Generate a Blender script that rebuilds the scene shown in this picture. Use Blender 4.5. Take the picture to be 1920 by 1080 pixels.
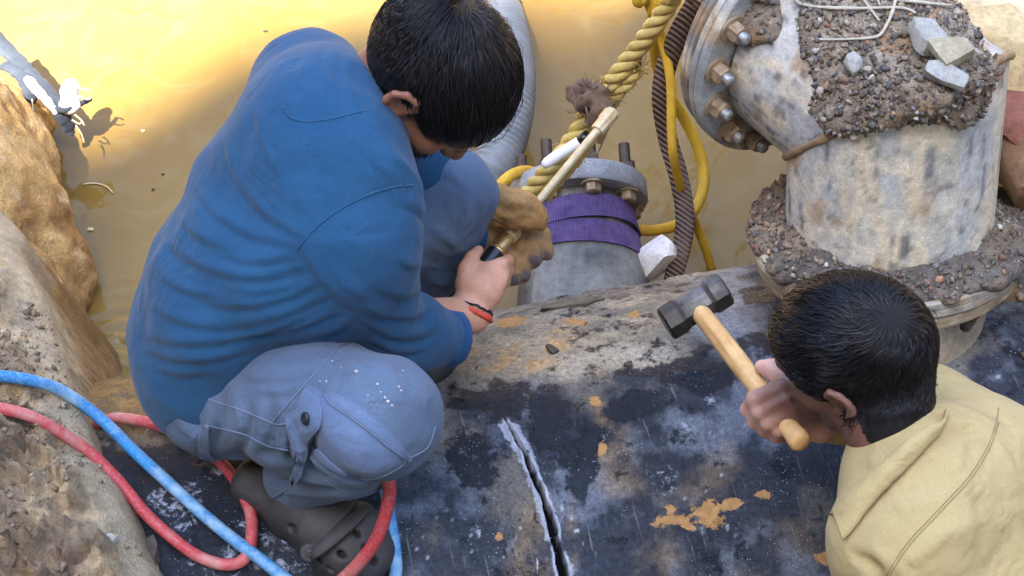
import bpy, bmesh, math, random
import numpy as np
from mathutils import Vector, Matrix

for o in list(bpy.data.objects):
    bpy.data.objects.remove(o)
random.seed(5)
RNG = np.random.default_rng(11)
SC = bpy.context.scene
COL = SC.collection

# ------------------------------------------------------------------ camera, sky, sun, exposure
PITCH = math.radians(47.0)                 # the photographer looks steeply down into the pit
CAM = np.array([0.0, -1.784, 2.78])
FPX = 3600.0                               # focal length in pixels of the 1920 px wide photograph
cd = bpy.data.cameras.new('camera')
cam = bpy.data.objects.new('camera', cd)
COL.objects.link(cam)
cam.location = CAM
cam.rotation_euler = (math.radians(90) - PITCH, 0, 0)
cd.sensor_width = 36.0
cd.lens = 36.0 * FPX / 1920.0
cd.clip_start = 0.05
cd.clip_end = 500
SC.camera = cam

SUN_EL, SUN_AZ = math.radians(58.0), math.radians(198.0)   # azimuth from +Y clockwise: behind and left of the camera
world = bpy.data.worlds.new('World')
SC.world = world
world.use_nodes = True
wn = world.node_tree
wn.nodes.clear()
sky = wn.nodes.new('ShaderNodeTexSky')
sky.sky_type = 'NISHITA'
sky.sun_disc = False
sky.sun_elevation = SUN_EL
sky.sun_rotation = SUN_AZ
sky.air_density = 1.0
sky.dust_density = 1.5
sky.ozone_density = 1.2
bg = wn.nodes.new('ShaderNodeBackground')
bg.inputs['Strength'].default_value = 0.07
wo = wn.nodes.new('ShaderNodeOutputWorld')
wn.links.new(sky.outputs[0], bg.inputs[0])
wn.links.new(bg.outputs[0], wo.inputs[0])

sun_to = Vector((math.sin(SUN_AZ) * math.cos(SUN_EL), math.cos(SUN_AZ) * math.cos(SUN_EL), math.sin(SUN_EL)))
sl = bpy.data.lights.new('sun', 'SUN')
sl.energy = 3.3
sl.angle = math.radians(0.5)
sl.color = (1.0, 0.95, 0.86)
sun = bpy.data.objects.new('sun', sl)
COL.objects.link(sun)
sun.rotation_euler = (-sun_to).to_track_quat('-Z', 'Y').to_euler()

SC.view_settings.view_transform = 'Standard'
SC.view_settings.look = 'None'
SC.view_settings.exposure = 4.1
SC.view_settings.gamma = 1.0
SC.view_settings.use_curve_mapping = False
SC.cycles.max_bounces = 6
SC.cycles.diffuse_bounces = 3
SC.cycles.use_denoising = True

# ------------------------------------------------------------------ helpers: places
V_ = np.array([0, math.cos(PITCH), -math.sin(PITCH)])
U_ = np.array([0, math.sin(PITCH), math.cos(PITCH)])
R_ = np.array([1.0, 0, 0])

def ray(x, y):
    return V_ + R_ * (x - 960) / FPX + U_ * (540 - y) / FPX

def D(x, y, d):                            # the place at depth d metres behind a point of the photograph
    return CAM + ray(x, y) * d

def atz(x, y, z):
    r = ray(x, y)
    return CAM + r * ((z - CAM[2]) / r[2])

def aty(x, y, yy):
    r = ray(x, y)
    return CAM + r * ((yy - CAM[1]) / r[1])

def proj(p):
    q = np.asarray(p, float) - CAM
    d = q @ V_
    return 960 + FPX * (q @ R_) / d, 540 - FPX * (q @ U_) / d, d

def nrm(v):
    v = np.asarray(v, float)
    return v / (np.linalg.norm(v) + 1e-12)

PSI = math.radians(13.6)                   # the big pipe runs to the right and a little away
PR = 0.55
PX = np.array([math.cos(PSI), math.sin(PSI), 0])
PN = np.array([-math.sin(PSI), math.cos(PSI), 0])

def onpipe(x, y, off=0.0):                 # where a line of sight meets the pipe's skin (raised by off)
    d = ray(x, y)
    d2 = d - (d @ PX) * PX
    o2 = CAM - (CAM @ PX) * PX
    a, b, c = d2 @ d2, 2 * d2 @ o2, o2 @ o2 - (PR + off) ** 2
    q = b * b - 4 * a * c
    if q < 0:
        q = 0
    return CAM + d * ((-b - math.sqrt(q)) / (2 * a))

def pipept(s, phi, off=0.0):               # s metres along the pipe, phi radians from its crown away from the camera
    return PX * s + (PN * math.sin(phi) + np.array([0, 0, 1.0]) * math.cos(phi)) * (PR + off)

def pipecoord(p):
    p = np.asarray(p, float)
    return p @ PX, math.atan2(p @ PN, p[2]), math.hypot(p @ PN, p[2])

def catmull(pts, n=8):
    P = np.asarray(pts, float)
    P = np.vstack([2 * P[0] - P[1], P, 2 * P[-1] - P[-2]])
    out = []
    for i in range(1, len(P) - 2):
        for t in np.linspace(0, 1, n, endpoint=False):
            a, b, c, d = P[i - 1], P[i], P[i + 1], P[i + 2]
            out.append(0.5 * (2 * b + (c - a) * t + (2 * a - 5 * b + 4 * c - d) * t * t + (3 * b - a - 3 * c + d) * t ** 3))
    out.append(P[-2])
    return np.array(out)

# ------------------------------------------------------------------ helpers: meshes
def mesh_np(name, V, F, smooth=True):      # V (n,3), F (m,3|4) arrays
    V = np.asarray(V, np.float32)
    F = np.asarray(F, np.int32)
    me = bpy.data.meshes.new(name)
    m, k = F.shape
    me.vertices.add(len(V))
    me.vertices.foreach_set('co', V.ravel())
    me.loops.add(m * k)
    me.loops.foreach_set('vertex_index', F.ravel())
    me.polygons.add(m)
    me.polygons.foreach_set('loop_start', np.arange(0, m * k, k, dtype=np.int32))
    if smooth:
        me.polygons.foreach_set('use_smooth', np.ones(m, bool))
    me.update(calc_edges=True)
    return me

def obj(name, me, mat=None, parent=None, label=None, cat=None, group=None, kind=None):
    o = bpy.data.objects.new(name, me)
    COL.objects.link(o)
    if parent is not None:
        o.parent = parent
        o.matrix_parent_inverse = Matrix.Translation(-Vector(parent.location)) if parent.type == 'EMPTY' else Matrix()
    if mat is not None and me is not None:
        if not me.materials:
            me.materials.append(mat)
    if label: o['label'] = label
    if cat: o['category'] = cat
    if group: o['group'] = group
    if kind: o['kind'] = kind
    return o

def thing(name, label, cat, loc=(0, 0, 0), group=None):
    o = bpy.data.objects.new(name, None)
    COL.objects.link(o)
    o.location = Vector(loc)
    o.empty_display_size = 0.1
    o['label'] = label
    o['category'] = cat
    if group: o['group'] = group
    return o

def frame_from(axis, hint=(0, 0, 1)):
    a = nrm(axis)
    u = np.cross(hint, a)
    if np.linalg.norm(u) < 1e-4:
        u = np.cross((1, 0, 0), a)
    u = nrm(u)
    return u, np.cross(a, u), a

def tube(pts, rad, seg=10, cap=True, closed=False, flat=1.0, hint=None, arc=None):
    """swept tube: rad scalar or list; flat squashes it along its second axis; returns V,F (quads)"""
    P = np.asarray(pts, float)
    n = len(P)
    rad = np.broadcast_to(np.asarray(rad, float), (n,))
    T = np.gradient(P, axis=0)
    if closed:
        T = np.roll(P, -1, 0) - np.roll(P, 1, 0)
    T /= np.linalg.norm(T, axis=1)[:, None] + 1e-12
    u = np.cross(hint if hint is not None else (0.13, 0.2, 0.97), T[0])
    if np.linalg.norm(u) < 1e-3:
        u = np.cross((1, 0, 0), T[0])
    u = nrm(u)
    V = []
    ang = np.linspace(0, 2 * math.pi, seg, endpoint=False)
    for i in range(n):
        if hint is not None:
            u2 = np.cross(hint, T[i])
            u = nrm(u2) if np.linalg.norm(u2) > 1e-4 else u
        u = nrm(u - (u @ T[i]) * T[i])
        w = np.cross(T[i], u)
        V.append(P[i] + rad[i] * (np.outer(np.cos(ang), u) + flat * np.outer(np.sin(ang), w)))
    V = np.vstack(V)
    F = []
    rows = n if closed else n - 1
    for i in range(rows):
        a, b = i * seg, ((i + 1) % n) * seg
        for j in range(seg):
            k = (j + 1) % seg
            F.append((a + j, a + k, b + k, b + j))
    if cap and not closed:
        for (c, base, rev) in ((P[0], 0, True), (P[-1], (n - 1) * seg, False)):
            ci = len(V)
            V = np.vstack([V, c[None]])
            for j in range(seg):
                k = (j + 1) % seg
                F.append((ci, base + k, base + j, ci) if rev else (ci, base + j, base + k, ci))
    return V, np.array(F)

def fix(F):                                # degenerate quads -> a list of faces for from_pydata
    out = []
    for f in F:
        f = [int(x) for x in f]
        g = []
        for x in f:
            if x not in g:
                g.append(x)
        if len(g) > 2:
            out.append(g)
    return out

def mesh_any(name, V, F, smooth=True):
    me = bpy.data.meshes.new(name)
    me.from_pydata([tuple(map(float, v)) for v in V], [], fix(F))
    if smooth:
        me.polygons.foreach_set('use_smooth', np.ones(len(me.polygons), bool))
    me.update()
    return me

def merge(*vf):
    V, F, o = [], [], 0
    for v, f in vf:
        V.append(np.asarray(v, float))
        F += [tuple(int(i) + o for i in q) for q in f]
        o += len(v)
    return np.vstack(V), F

def lathe(c, axis, prof, seg=24, hint=(0, 0, 1), a0=0.0):
    """prof: list of (radius, height along axis)"""
    u, w, a = frame_from(axis, hint)
    V, F = [], []
    for r, h in prof:
        for j in range(seg):
            t = a0 + 2 * math.pi * j / seg
            V.append(np.asarray(c) + a * h + r * (u * math.cos(t) + w * math.sin(t)))
    for i in range(len(prof) - 1):
        for j in range(seg):
            k = (j + 1) % seg
            F.append((i * seg + j, i * seg + k, (i + 1) * seg + k, (i + 1) * seg + j))
    return np.array(V), F

def autosmooth(me, ang=35):
    bm = bmesh.new()
    bm.from_mesh(me)
    for e in bm.edges:
        if len(e.link_faces) == 2 and e.calc_face_angle(0) > math.radians(ang):
            e.smooth = False
    bm.normal_update()
    bm.to_mesh(me)
    bm.free()
    return me

# ------------------------------------------------------------------ helpers: solid fields for soft shapes
class Field:
    def __init__(s, lo, hi, h):
        s.lo = np.asarray(lo, float)
        s.h = h
        s.n = np.ceil((np.asarray(hi, float) - s.lo) / h).astype(int) + 1
        s.G = np.full(s.n, 0.3, np.float32)

    def sub(s, lo, hi):
        i0 = np.clip(np.floor((np.asarray(lo) - s.lo) / s.h).astype(int), 0, s.n)
        i1 = np.clip(np.ceil((np.asarray(hi) - s.lo) / s.h).astype(int) + 1, 0, s.n)
        sl = tuple(slice(a, b) for a, b in zip(i0, i1))
        ax = [(s.lo[i] + s.h * np.arange(i0[i], i1[i])).astype(np.float32) for i in range(3)]
        return sl, ax[0][:, None, None], ax[1][None, :, None], ax[2][None, None, :]

    def comb(s, sl, d, k, op):
        g = s.G[sl]
        if d.size == 0:
            return
        d = d.astype(np.float32)
        if op == 'u':
            if k <= 0:
                r = np.minimum(g, d)
            else:
                h = np.maximum(k - np.abs(g - d), 0) / k
                r = np.minimum(g, d) - h * h * k * 0.25
        elif op == 's':                   # take d away
            d = -d
            h = np.maximum(k - np.abs(g - d), 0) / max(k, 1e-6)
            r = np.maximum(g, d) + h * h * k * 0.25
        else:                             # keep only inside d
            h = np.maximum(k - np.abs(g - d), 0) / max(k, 1e-6)
            r = np.maximum(g, d) + h * h * k * 0.25
        s.G[sl] = r

    def loft(s, pts, a, b=None, u=None, k=0.02, op='u', cap=None):
        """pts: stations; a, b half sizes along u and across; u: one direction or one per station"""
        P = [np.asarray(p, float) for p in pts]
        n = len(P)
        a = np.broadcast_to(np.asarray(a, float), (n,))
        b = a if b is None else np.broadcast_to(np.asarray(b, float), (n,))
        if u is None:
            u = frame_from(P[-1] - P[0], (0.3, 0.2, 0.9))[0]
        Uu = np.broadcast_to(np.asarray(u, float), (n, 3)) if np.ndim(u) == 1 else np.asarray(u, float)
        for i in range(n - 1):
            p0, p1 = P[i], P[i + 1]
            dd = p1 - p0
            L = np.linalg.norm(dd)
            ax = dd / L
            m = max(a[i], a[i + 1], b[i], b[i + 1]) + k + 2 * s.h
            if cap: m = max(m, cap + k)
            sl, X, Y, Z = s.sub(np.minimum(p0, p1) - m, np.maximum(p0, p1) + m)
            X = X - np.float32(p0[0]); Y = Y - np.float32(p0[1]); Z = Z - np.float32(p0[2])
            t = np.clip((X * ax[0] + Y * ax[1] + Z * ax[2]) / L, 0, 1).astype(np.float32)
            rx, ry, rz = X - t * dd[0], Y - t * dd[1], Z - t * dd[2]
            u0 = nrm(Uu[i] - (Uu[i] @ ax) * ax); u1 = nrm(Uu[i + 1] - (Uu[i + 1] @ ax) * ax)
            v0, v1 = np.cross(ax, u0), np.cross(ax, u1)
            du, dv = u1 - u0, v1 - v0
            x = rx * (u0[0] + t * du[0]) + ry * (u0[1] + t * du[1]) + rz * (u0[2] + t * du[2])
            y = rx * (v0[0] + t * dv[0]) + ry * (v0[1] + t * dv[1]) + rz * (v0[2] + t * dv[2])
            w = rx * ax[0] + ry * ax[1] + rz * ax[2]
            A = a[i] + t * (a[i + 1] - a[i])
            B = b[i] + t * (b[i + 1] - b[i])
            Cc = np.minimum(A, B) if cap is None else np.float32(cap)
            xa, yb, wc = x / A, y / B, w / Cc
            k0 = np.sqrt(xa * xa + yb * yb + wc * wc)
            k1 = np.sqrt((xa / A) ** 2 + (yb / B) ** 2 + (wc / Cc) ** 2) + 1e-6
            s.comb(sl, k0 * (k0 - 1) / k1, k, op)

    def ball(s, c, r, rot=None, k=0.02, op='u'):
        c = np.asarray(c, float)
        r = np.broadcast_to(np.asarray(r, float), (3,))
        m = r.max() + k + 2 * s.h
        sl, X, Y, Z = s.sub(c - m, c + m)
        X, Y, Z = X - np.float32(c[0]), Y - np.float32(c[1]), Z - np.float32(c[2])
        M = np.eye(3) if rot is None else np.asarray(rot, float)     # rows: local axes
        q = [X * M[i][0] + Y * M[i][1] + Z * M[i][2] for i in range(3)]
        k0 = np.sqrt(sum((q[i] / r[i]) ** 2 for i in range(3)))
        k1 = np.sqrt(sum((q[i] / r[i] ** 2) ** 2 for i in range(3))) + 1e-6
        s.comb(sl, k0 * (k0 - 1) / k1, k, op)

    def plane(s, p, n, k=0.0, lo=None, hi=None, op='i'):
        """keep what lies behind the plane (against its normal), within the box lo..hi"""
        n = nrm(n)
        lo = s.lo if lo is None else lo
        hi = s.lo + s.h * s.n if hi is None else hi
        sl, X, Y, Z = s.sub(lo, hi)
        d = (X - p[0]) * n[0] + (Y - p[1]) * n[1] + (Z - p[2]) * n[2]
        s.comb(sl, d + np.zeros(s.G[sl].shape, np.float32), k, op)

    def bump(s, pts, A, sig, taper=True):
        """raise (A>0) or groove (A<0) the surface along a line lying on it"""
        P = np.asarray(pts, float)
        m = 2.6 * sig
        sl, X, Y, Z = s.sub(P.min(0) - m, P.max(0) + m)
        g = s.G[sl]
        if g.size == 0:
            return
        Dm = np.full(g.shape, 9.0, np.float32)
        Am = np.zeros(g.shape, np.float32)
        n = len(P) - 1
        lo0 = np.array([q.start for q in sl])
        for i in range(n):
            p0, p1 = P[i], P[i + 1]
            dd = p1 - p0
            L2 = dd @ dd + 1e-9
            s2, X2, Y2, Z2 = s.sub(np.minimum(p0, p1) - m, np.maximum(p0, p1) + m)
            loc = tuple(slice(max(q.start - o, 0), max(q.stop - o, 0)) for q, o in zip(s2, lo0))
            X2, Y2, Z2 = X2 - np.float32(p0[0]), Y2 - np.float32(p0[1]), Z2 - np.float32(p0[2])
            t = np.clip((X2 * dd[0] + Y2 * dd[1] + Z2 * dd[2]) / L2, 0, 1)
            d = np.sqrt((X2 - t * dd[0]) ** 2 + (Y2 - t * dd[1]) ** 2 + (Z2 - t * dd[2]) ** 2)
            ss = (i + t) / n
            am = A * (np.clip(np.sin(np.pi * np.clip(ss, 0.02, 0.98)), 0, 1) ** 0.6 if taper else np.ones_like(ss))
            dm, aa = Dm[loc], Am[loc]
            better = d < dm
            Dm[loc] = np.where(better, d, dm)
            Am[loc] = np.where(better, am, aa)
        s.G[sl] = g - Am * np.exp(-(Dm / sig) ** 2)

    def noise(s, amp, scale, seed=0):
        """uneven the whole surface with smooth low-frequency noise"""
        r = np.random.default_rng(seed)
        n = np.maximum((s.n * s.h / scale).astype(int) + 3, 3)
        C = r.standard_normal(n).astype(np.float32)
        idx = [np.arange(s.n[i]) * s.h / scale for i in range(3)]
        def lin(C, f, axis):
            i0 = f.astype(int); t = (f - i0).astype(np.float32); t = t * t * (3 - 2 * t)
            sh = [1, 1, 1]; sh[axis] = -1; t = t.reshape(sh)
            return np.take(C, i0, axis) * (1 - t) + np.take(C, i0 + 1, axis) * t
        for a in range(3):
            C = lin(C, idx[a], a)
        s.G += amp * C

    def sample(s, P):
        P = np.asarray(P, float)
        f = (P - s.lo) / s.h
        f = np.clip(f, 0, s.n - 1.001)
        i = f.astype(int)
        t = f - i
        g = s.G
        r = 0
        for a in (0, 1):
            for b in (0, 1):
                for c in (0, 1):
                    w = (t[..., 0] if a else 1 - t[..., 0]) * (t[..., 1] if b else 1 - t[..., 1]) * (t[..., 2] if c else 1 - t[..., 2])
                    r = r + w * g[i[..., 0] + a, i[..., 1] + b, i[..., 2] + c]
        return r

    def grad(s, P):
        e = s.h
        P = np.asarray(P, float)
        g = np.stack([s.sample(P + e * np.eye(3)[i]) - s.sample(P - e * np.eye(3)[i]) for i in range(3)], -1)
        return g / (np.linalg.norm(g, axis=-1, keepdims=True) + 1e-9)

    def hit(s, x, y, d0=2.0, d1=3.6, default=None):
        ds = np.arange(d0, d1, s.h * 0.7)
        P = CAM[None] + ray(x, y)[None] * ds[:, None]
        inside = np.all((P > s.lo) & (P < s.lo + s.h * (s.n - 1)), axis=1)
        g = np.where(inside, s.sample(P), 1.0)
        w = np.nonzero(g < 0)[0]
        if len(w) == 0:
            return default
        i = w[0]
        if i == 0:
            return P[0]
        t = g[i - 1] / (g[i - 1] - g[i])
        return P[i - 1] + t * (P[i] - P[i - 1])

    def trace(s, pix, n=6, off=0.0, d0=2.0, d1=3.6):
        """drape a line seen in the photograph over the surface"""
        q = catmull(np.asarray(pix, float), n)
        out = [s.hit(a, b, d0, d1) for a, b in q]
        out = [p for p in out if p is not None]
        if len(out) < 2:
            return None
        out = np.array(out)
        if off:
            out = out + off * s.grad(out)
        return out

    def fold(s, pix, A, sig, n=5, d0=2.0, d1=3.6, taper=True):
        t = s.trace(pix, n, 0, d0, d1)
        if t is not None:
            s.bump(t, A, sig, taper)

    def mesh(s, iso=0.0, relax=1):
        G = s.G - iso
        I = G < 0
        c = np.zeros(np.array(G.shape) - 1, np.uint8)
        nx, ny, nz = G.shape
        corners = [(a, b, d) for a in (0, 1) for b in (0, 1) for d in (0, 1)]
        for a, b, d in corners:
            c += I[a:nx - 1 + a, b:ny - 1 + b, d:nz - 1 + d]
        act = np.argwhere((c > 0) & (c < 8))
        idx = np.full(c.shape, -1, np.int32)
        idx[act[:, 0], act[:, 1], act[:, 2]] = np.arange(len(act))
        gv = np.stack([G[act[:, 0] + a, act[:, 1] + b, act[:, 2] + d] for a, b, d in corners], 1)
        cv = np.array(corners, float)
        acc = np.zeros((len(act), 3)); cnt = np.zeros(len(act))
        for i in range(8):
            for j in range(i + 1, 8):
                if np.abs(cv[i] - cv[j]).sum() == 1:
                    g0, g1 = gv[:, i], gv[:, j]
                    m = (g0 < 0) != (g1 < 0)
                    t = np.where(m, g0 / np.where(m, g0 - g1, 1), 0)
                    acc += np.where(m[:, None], cv[i] + t[:, None] * (cv[j] - cv[i]), 0)
                    cnt += m
        V = s.lo + s.h * (act + acc / cnt[:, None])
        Q = []
        for ax in range(3):
            o1, o2 = [(1, 2), (2, 0), (0, 1)][ax]
            s0 = [slice(1, -1)] * 3; s1 = [slice(1, -1)] * 3
            s0[ax] = slice(0, -1); s1[ax] = slice(1, None)
            A_, B_ = I[tuple(s0)], I[tuple(s1)]
            e = np.argwhere(A_ != B_)
            if len(e) == 0:
                continue
            inside = A_[e[:, 0], e[:, 1], e[:, 2]]
            base = e.copy()
            for q in range(3):
                if q != ax: base[:, q] += 1
            def cell(d1, d2):
                k = base.copy(); k[:, o1] -= d1; k[:, o2] -= d2
                return idx[k[:, 0], k[:, 1], k[:, 2]]
            q = np.stack([cell(1, 1), cell(0, 1), cell(0, 0), cell(1, 0)], 1)
            q[~inside] = q[~inside][:, ::-1]
            Q.append(q)
        Q = np.vstack(Q)
        Q = Q[(Q >= 0).all(1)]
        for _ in range(relax):                    # one light smoothing pass
            i0 = np.concatenate([Q[:, a] for a in range(4)] + [Q[:, (a + 1) % 4] for a in range(4)])
            i1 = np.concatenate([Q[:, (a + 1) % 4] for a in range(4)] + [Q[:, a] for a in range(4)])
            n_ = np.maximum(np.bincount(i0, minlength=len(V)), 1)
            S = np.stack([np.bincount(i0, V[i1, c], minlength=len(V)) / n_ for c in range(3)], 1)
            V = 0.5 * V + 0.5 * S
        return V, Q
# ------------------------------------------------------------------ helpers: noise and materials
def _hash(i, j, k, seed):
    n = (i.astype(np.int64) * 374761393 + j.astype(np.int64) * 668265263 + k.astype(np.int64) * 2147483647 + seed * 1274126177) & 0xffffffff
    n = ((n ^ (n >> 13)) * 1274126177) & 0xffffffff
    n = ((n ^ (n >> 16)) * 2246822519) & 0xffffffff
    return ((n ^ (n >> 15)) & 0xffffff) / float(0xffffff)

def vnoise(P, scale, seed=0):              # smooth noise 0..1
    P = np.asarray(P, float) / scale
    i = np.floor(P).astype(np.int64)
    t = P - i
    t = t * t * (3 - 2 * t)
    r = 0
    for a in (0, 1):
        for b in (0, 1):
            for c in (0, 1):
                w = (t[:, 0] if a else 1 - t[:, 0]) * (t[:, 1] if b else 1 - t[:, 1]) * (t[:, 2] if c else 1 - t[:, 2])
                r = r + w * _hash(i[:, 0] + a, i[:, 1] + b, i[:, 2] + c, seed)
    return r

def fbm(P, scale, oct=4, seed=0, gain=0.5):
    r, a, s = 0, 1.0, 0.0
    for o in range(oct):
        r = r + a * vnoise(P, scale / 2 ** o, seed + 17 * o)
        s += a
        a *= gain
    return r / s

def sstep(x, a, b):
    t = np.clip((x - a) / (b - a), 0, 1)
    return t * t * (3 - 2 * t)

def lin(*c):                               # sRGB 0..255 -> linear
    return tuple(((x / 255.0 + 0.055) / 1.055) ** 2.4 if x > 10 else x / 255.0 / 12.92 for x in c)

class NT:
    def __init__(s, name):
        s.m = bpy.data.materials.new(name)
        s.m.use_nodes = True
        s.t = s.m.node_tree
        s.t.nodes.clear()
        s.out = s.t.nodes.new('ShaderNodeOutputMaterial')
        s.b = s.t.nodes.new('ShaderNodeBsdfPrincipled')
        s.t.links.new(s.b.outputs[0], s.out.inputs[0])
        s.co = s.t.nodes.new('ShaderNodeTexCoord').outputs['Object']
    def n(s, typ, **k):
        x = s.t.nodes.new(typ)
        for a, v in k.items(): setattr(x, a, v)
        return x
    def put(s, sock, v):
        if isinstance(v, bpy.types.NodeSocket): s.t.links.new(v, sock)
        elif isinstance(v, (tuple, list)) and len(v) == 3 and sock.type == 'RGBA': sock.default_value = (*v, 1)
        else: sock.default_value = v
    def mapping(s, vec=None, scale=(1, 1, 1), rot=(0, 0, 0)):
        m = s.n('ShaderNodeMapping')
        s.put(m.inputs[0], vec or s.co)
        m.inputs['Scale'].default_value = scale
        m.inputs['Rotation'].default_value = rot
        return m.outputs[0]
    def noise(s, scale, detail=4, rough=0.55, vec=None, dist=0.0):
        x = s.n('ShaderNodeTexNoise')
        s.put(x.inputs['Vector'], vec or s.co)
        x.inputs['Scale'].default_value = scale
        x.inputs['Detail'].default_value = detail
        x.inputs['Roughness'].default_value = rough
        x.inputs['Distortion'].default_value = dist
        return x.outputs['Fac']
    def voro(s, scale, feature='F1', vec=None, out='Distance'):
        x = s.n('ShaderNodeTexVoronoi', feature=feature)
        s.put(x.inputs['Vector'], vec or s.co)
        x.inputs['Scale'].default_value = scale
        return x.outputs[out]
    def ramp(s, fac, stops, interp='LINEAR'):
        x = s.n('ShaderNodeValToRGB')
        s.put(x.inputs[0], fac)
        x.color_ramp.interpolation = interp
        e = x.color_ramp.elements
        while len(e) > 1: e.remove(e[0])
        for i, (p, c) in enumerate(stops):
            el = e[0] if i == 0 else e.new(p)
            el.position = p
            el.color = (c, c, c, 1) if not isinstance(c, (tuple, list)) else (*c, 1)
        return x.outputs[0]
    def mix(s, fac, a, b, mode='MIX'):
        x = s.n('ShaderNodeMix', data_type='RGBA', blend_type=mode)
        s.put(x.inputs['Factor'], fac)
        s.put(x.inputs[6], a)
        s.put(x.inputs[7], b)
        return x.outputs[2]
    def math(s, op, a, b=0.0):
        x = s.n('ShaderNodeMath', operation=op)
        s.put(x.inputs[0], a)
        s.put(x.inputs[1], b)
        return x.outputs[0]
    def attr(s, name):
        x = s.n('ShaderNodeAttribute', attribute_name=name)
        return x.outputs['Color']
    def bump(s, h, strength=0.3, dist=0.01, prev=None):
        x = s.n('ShaderNodeBump')
        s.put(x.inputs['Height'], h)
        x.inputs['Strength'].default_value = strength
        x.inputs['Distance'].default_value = dist
        if prev is not None: s.put(x.inputs['Normal'], prev)
        return x.outputs[0]
    def done(s, color, rough=0.7, normal=None, metal=0.0, spec=0.5, **k):
        s.put(s.b.inputs['Base Color'], color)
        s.put(s.b.inputs['Roughness'], rough)
        s.put(s.b.inputs['Metallic'], metal)
        s.put(s.b.inputs['Specular IOR Level'], spec)
        if normal is not None: s.put(s.b.inputs['Normal'], normal)
        for a, v in k.items():
            s.put(s.b.inputs[a.replace('_', ' ')], v)
        return s.m

def colattr(me, C, name='col'):            # one linear colour per vertex
    a = me.color_attributes.new(name, 'FLOAT_COLOR', 'POINT')
    C = np.asarray(C, np.float32)
    a.data.foreach_set('color', np.hstack([C, np.ones((len(C), 1), np.float32)]).ravel())

def cloth(name, c1, c2, weave=900, nscale=9, rough=0.92, sheen=0.25, dirt=None, wrinkle=None):
    t = NT(name)
    f = t.noise(nscale, 5, 0.6)
    col = t.mix(t.ramp(f, [(0.3, 0.0), (0.75, 1.0)]), c1, c2)
    g = t.noise(weave * 0.45, 3, 0.7)
    col = t.mix(t.ramp(g, [(0.2, 0.75), (0.8, 0.0)]), col, tuple(0.72 * x for x in c1))
    if dirt:
        d = t.noise(5.5, 6, 0.65)
        col = t.mix(t.ramp(d, [(0.56, 0.0), (0.75, 0.55)]), col, dirt)
    n = t.bump(g, 0.35, 0.0015)
    n = t.bump(t.noise(38, 4, 0.6), 0.12, 0.006, n)
    for (sc, rot, amt, lo, hi) in (wrinkle or []):     # small crumpled ridges, in patches
        q = t.noise(1.0, 3, 0.5, t.mapping(scale=sc, rot=rot), 0.5)
        q = t.math('ABSOLUTE', t.math('SUBTRACT', q, 0.5))
        q = t.ramp(q, [(0.0, 1.0), (0.26, 0.0)], 'EASE')
        q = t.math('MULTIPLY', q, t.ramp(t.noise(9, 3, 0.5), [(lo, 0.0), (hi, 1.0)]))
        n = t.bump(q, amt, 0.008, n)
    return t.done(col, rough, n, spec=0.12, Sheen_Weight=sheen, Sheen_Roughness=0.5)

def simple(name, c, rough=0.6, metal=0.0, var=0.25, nscale=40, bump=0.2, c2=None, spec=0.5):
    t = NT(name)
    f = t.noise(nscale, 6, 0.65)
    c2 = c2 or tuple(x * (1 - var) for x in c)
    col = t.mix(t.ramp(f, [(0.3, 0.0), (0.7, 1.0)]), c2, c)
    return t.done(col, rough, t.bump(t.noise(nscale * 4, 5, 0.65), bump, 0.004), metal, spec)

def vcol(name, rough=0.85, bump=0.4, nscale=120, grain=0.35, bdist=0.006, spec=0.3, fine=420):
    """material of a surface whose own stains are kept per vertex, with fine grain on top"""
    t = NT(name)
    c = t.attr('col')
    g = t.noise(nscale, 6, 0.7)
    g2 = t.noise(fine, 3, 0.7)
    c = t.mix(grain, c, t.mix(1.0, c, t.ramp(g, [(0.25, 0.35), (0.75, 1.7)]), 'MULTIPLY'))
    c = t.mix(grain * 0.8, c, t.mix(1.0, c, t.ramp(g2, [(0.25, 0.3), (0.8, 1.8)]), 'MULTIPLY'))
    n = t.bump(g, bump, bdist)
    n = t.bump(g2, bump * 0.7, bdist * 0.4, n)
    return t.done(c, rough, n, spec=spec)
# ------------------------------------------------------------------ the big black pipe
def projv(P):
    q = np.asarray(P, float) - CAM
    d = q @ V_
    d = np.where(np.abs(d) < 0.05, 0.05, d)
    return 960 + FPX * (q @ R_) / d, 540 - FPX * (q @ U_) / d

CRACK = [(945, 786), (957, 803), (972, 830), (988, 862), (1003, 895), (1016, 930), (1027, 965), (1037, 1000), (1046, 1035), (1055, 1075), (1066, 1120), (1076, 1165)]
CRK = np.array([pipecoord(onpipe(x, y))[:2] for x, y in catmull(CRACK, 6)])

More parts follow.
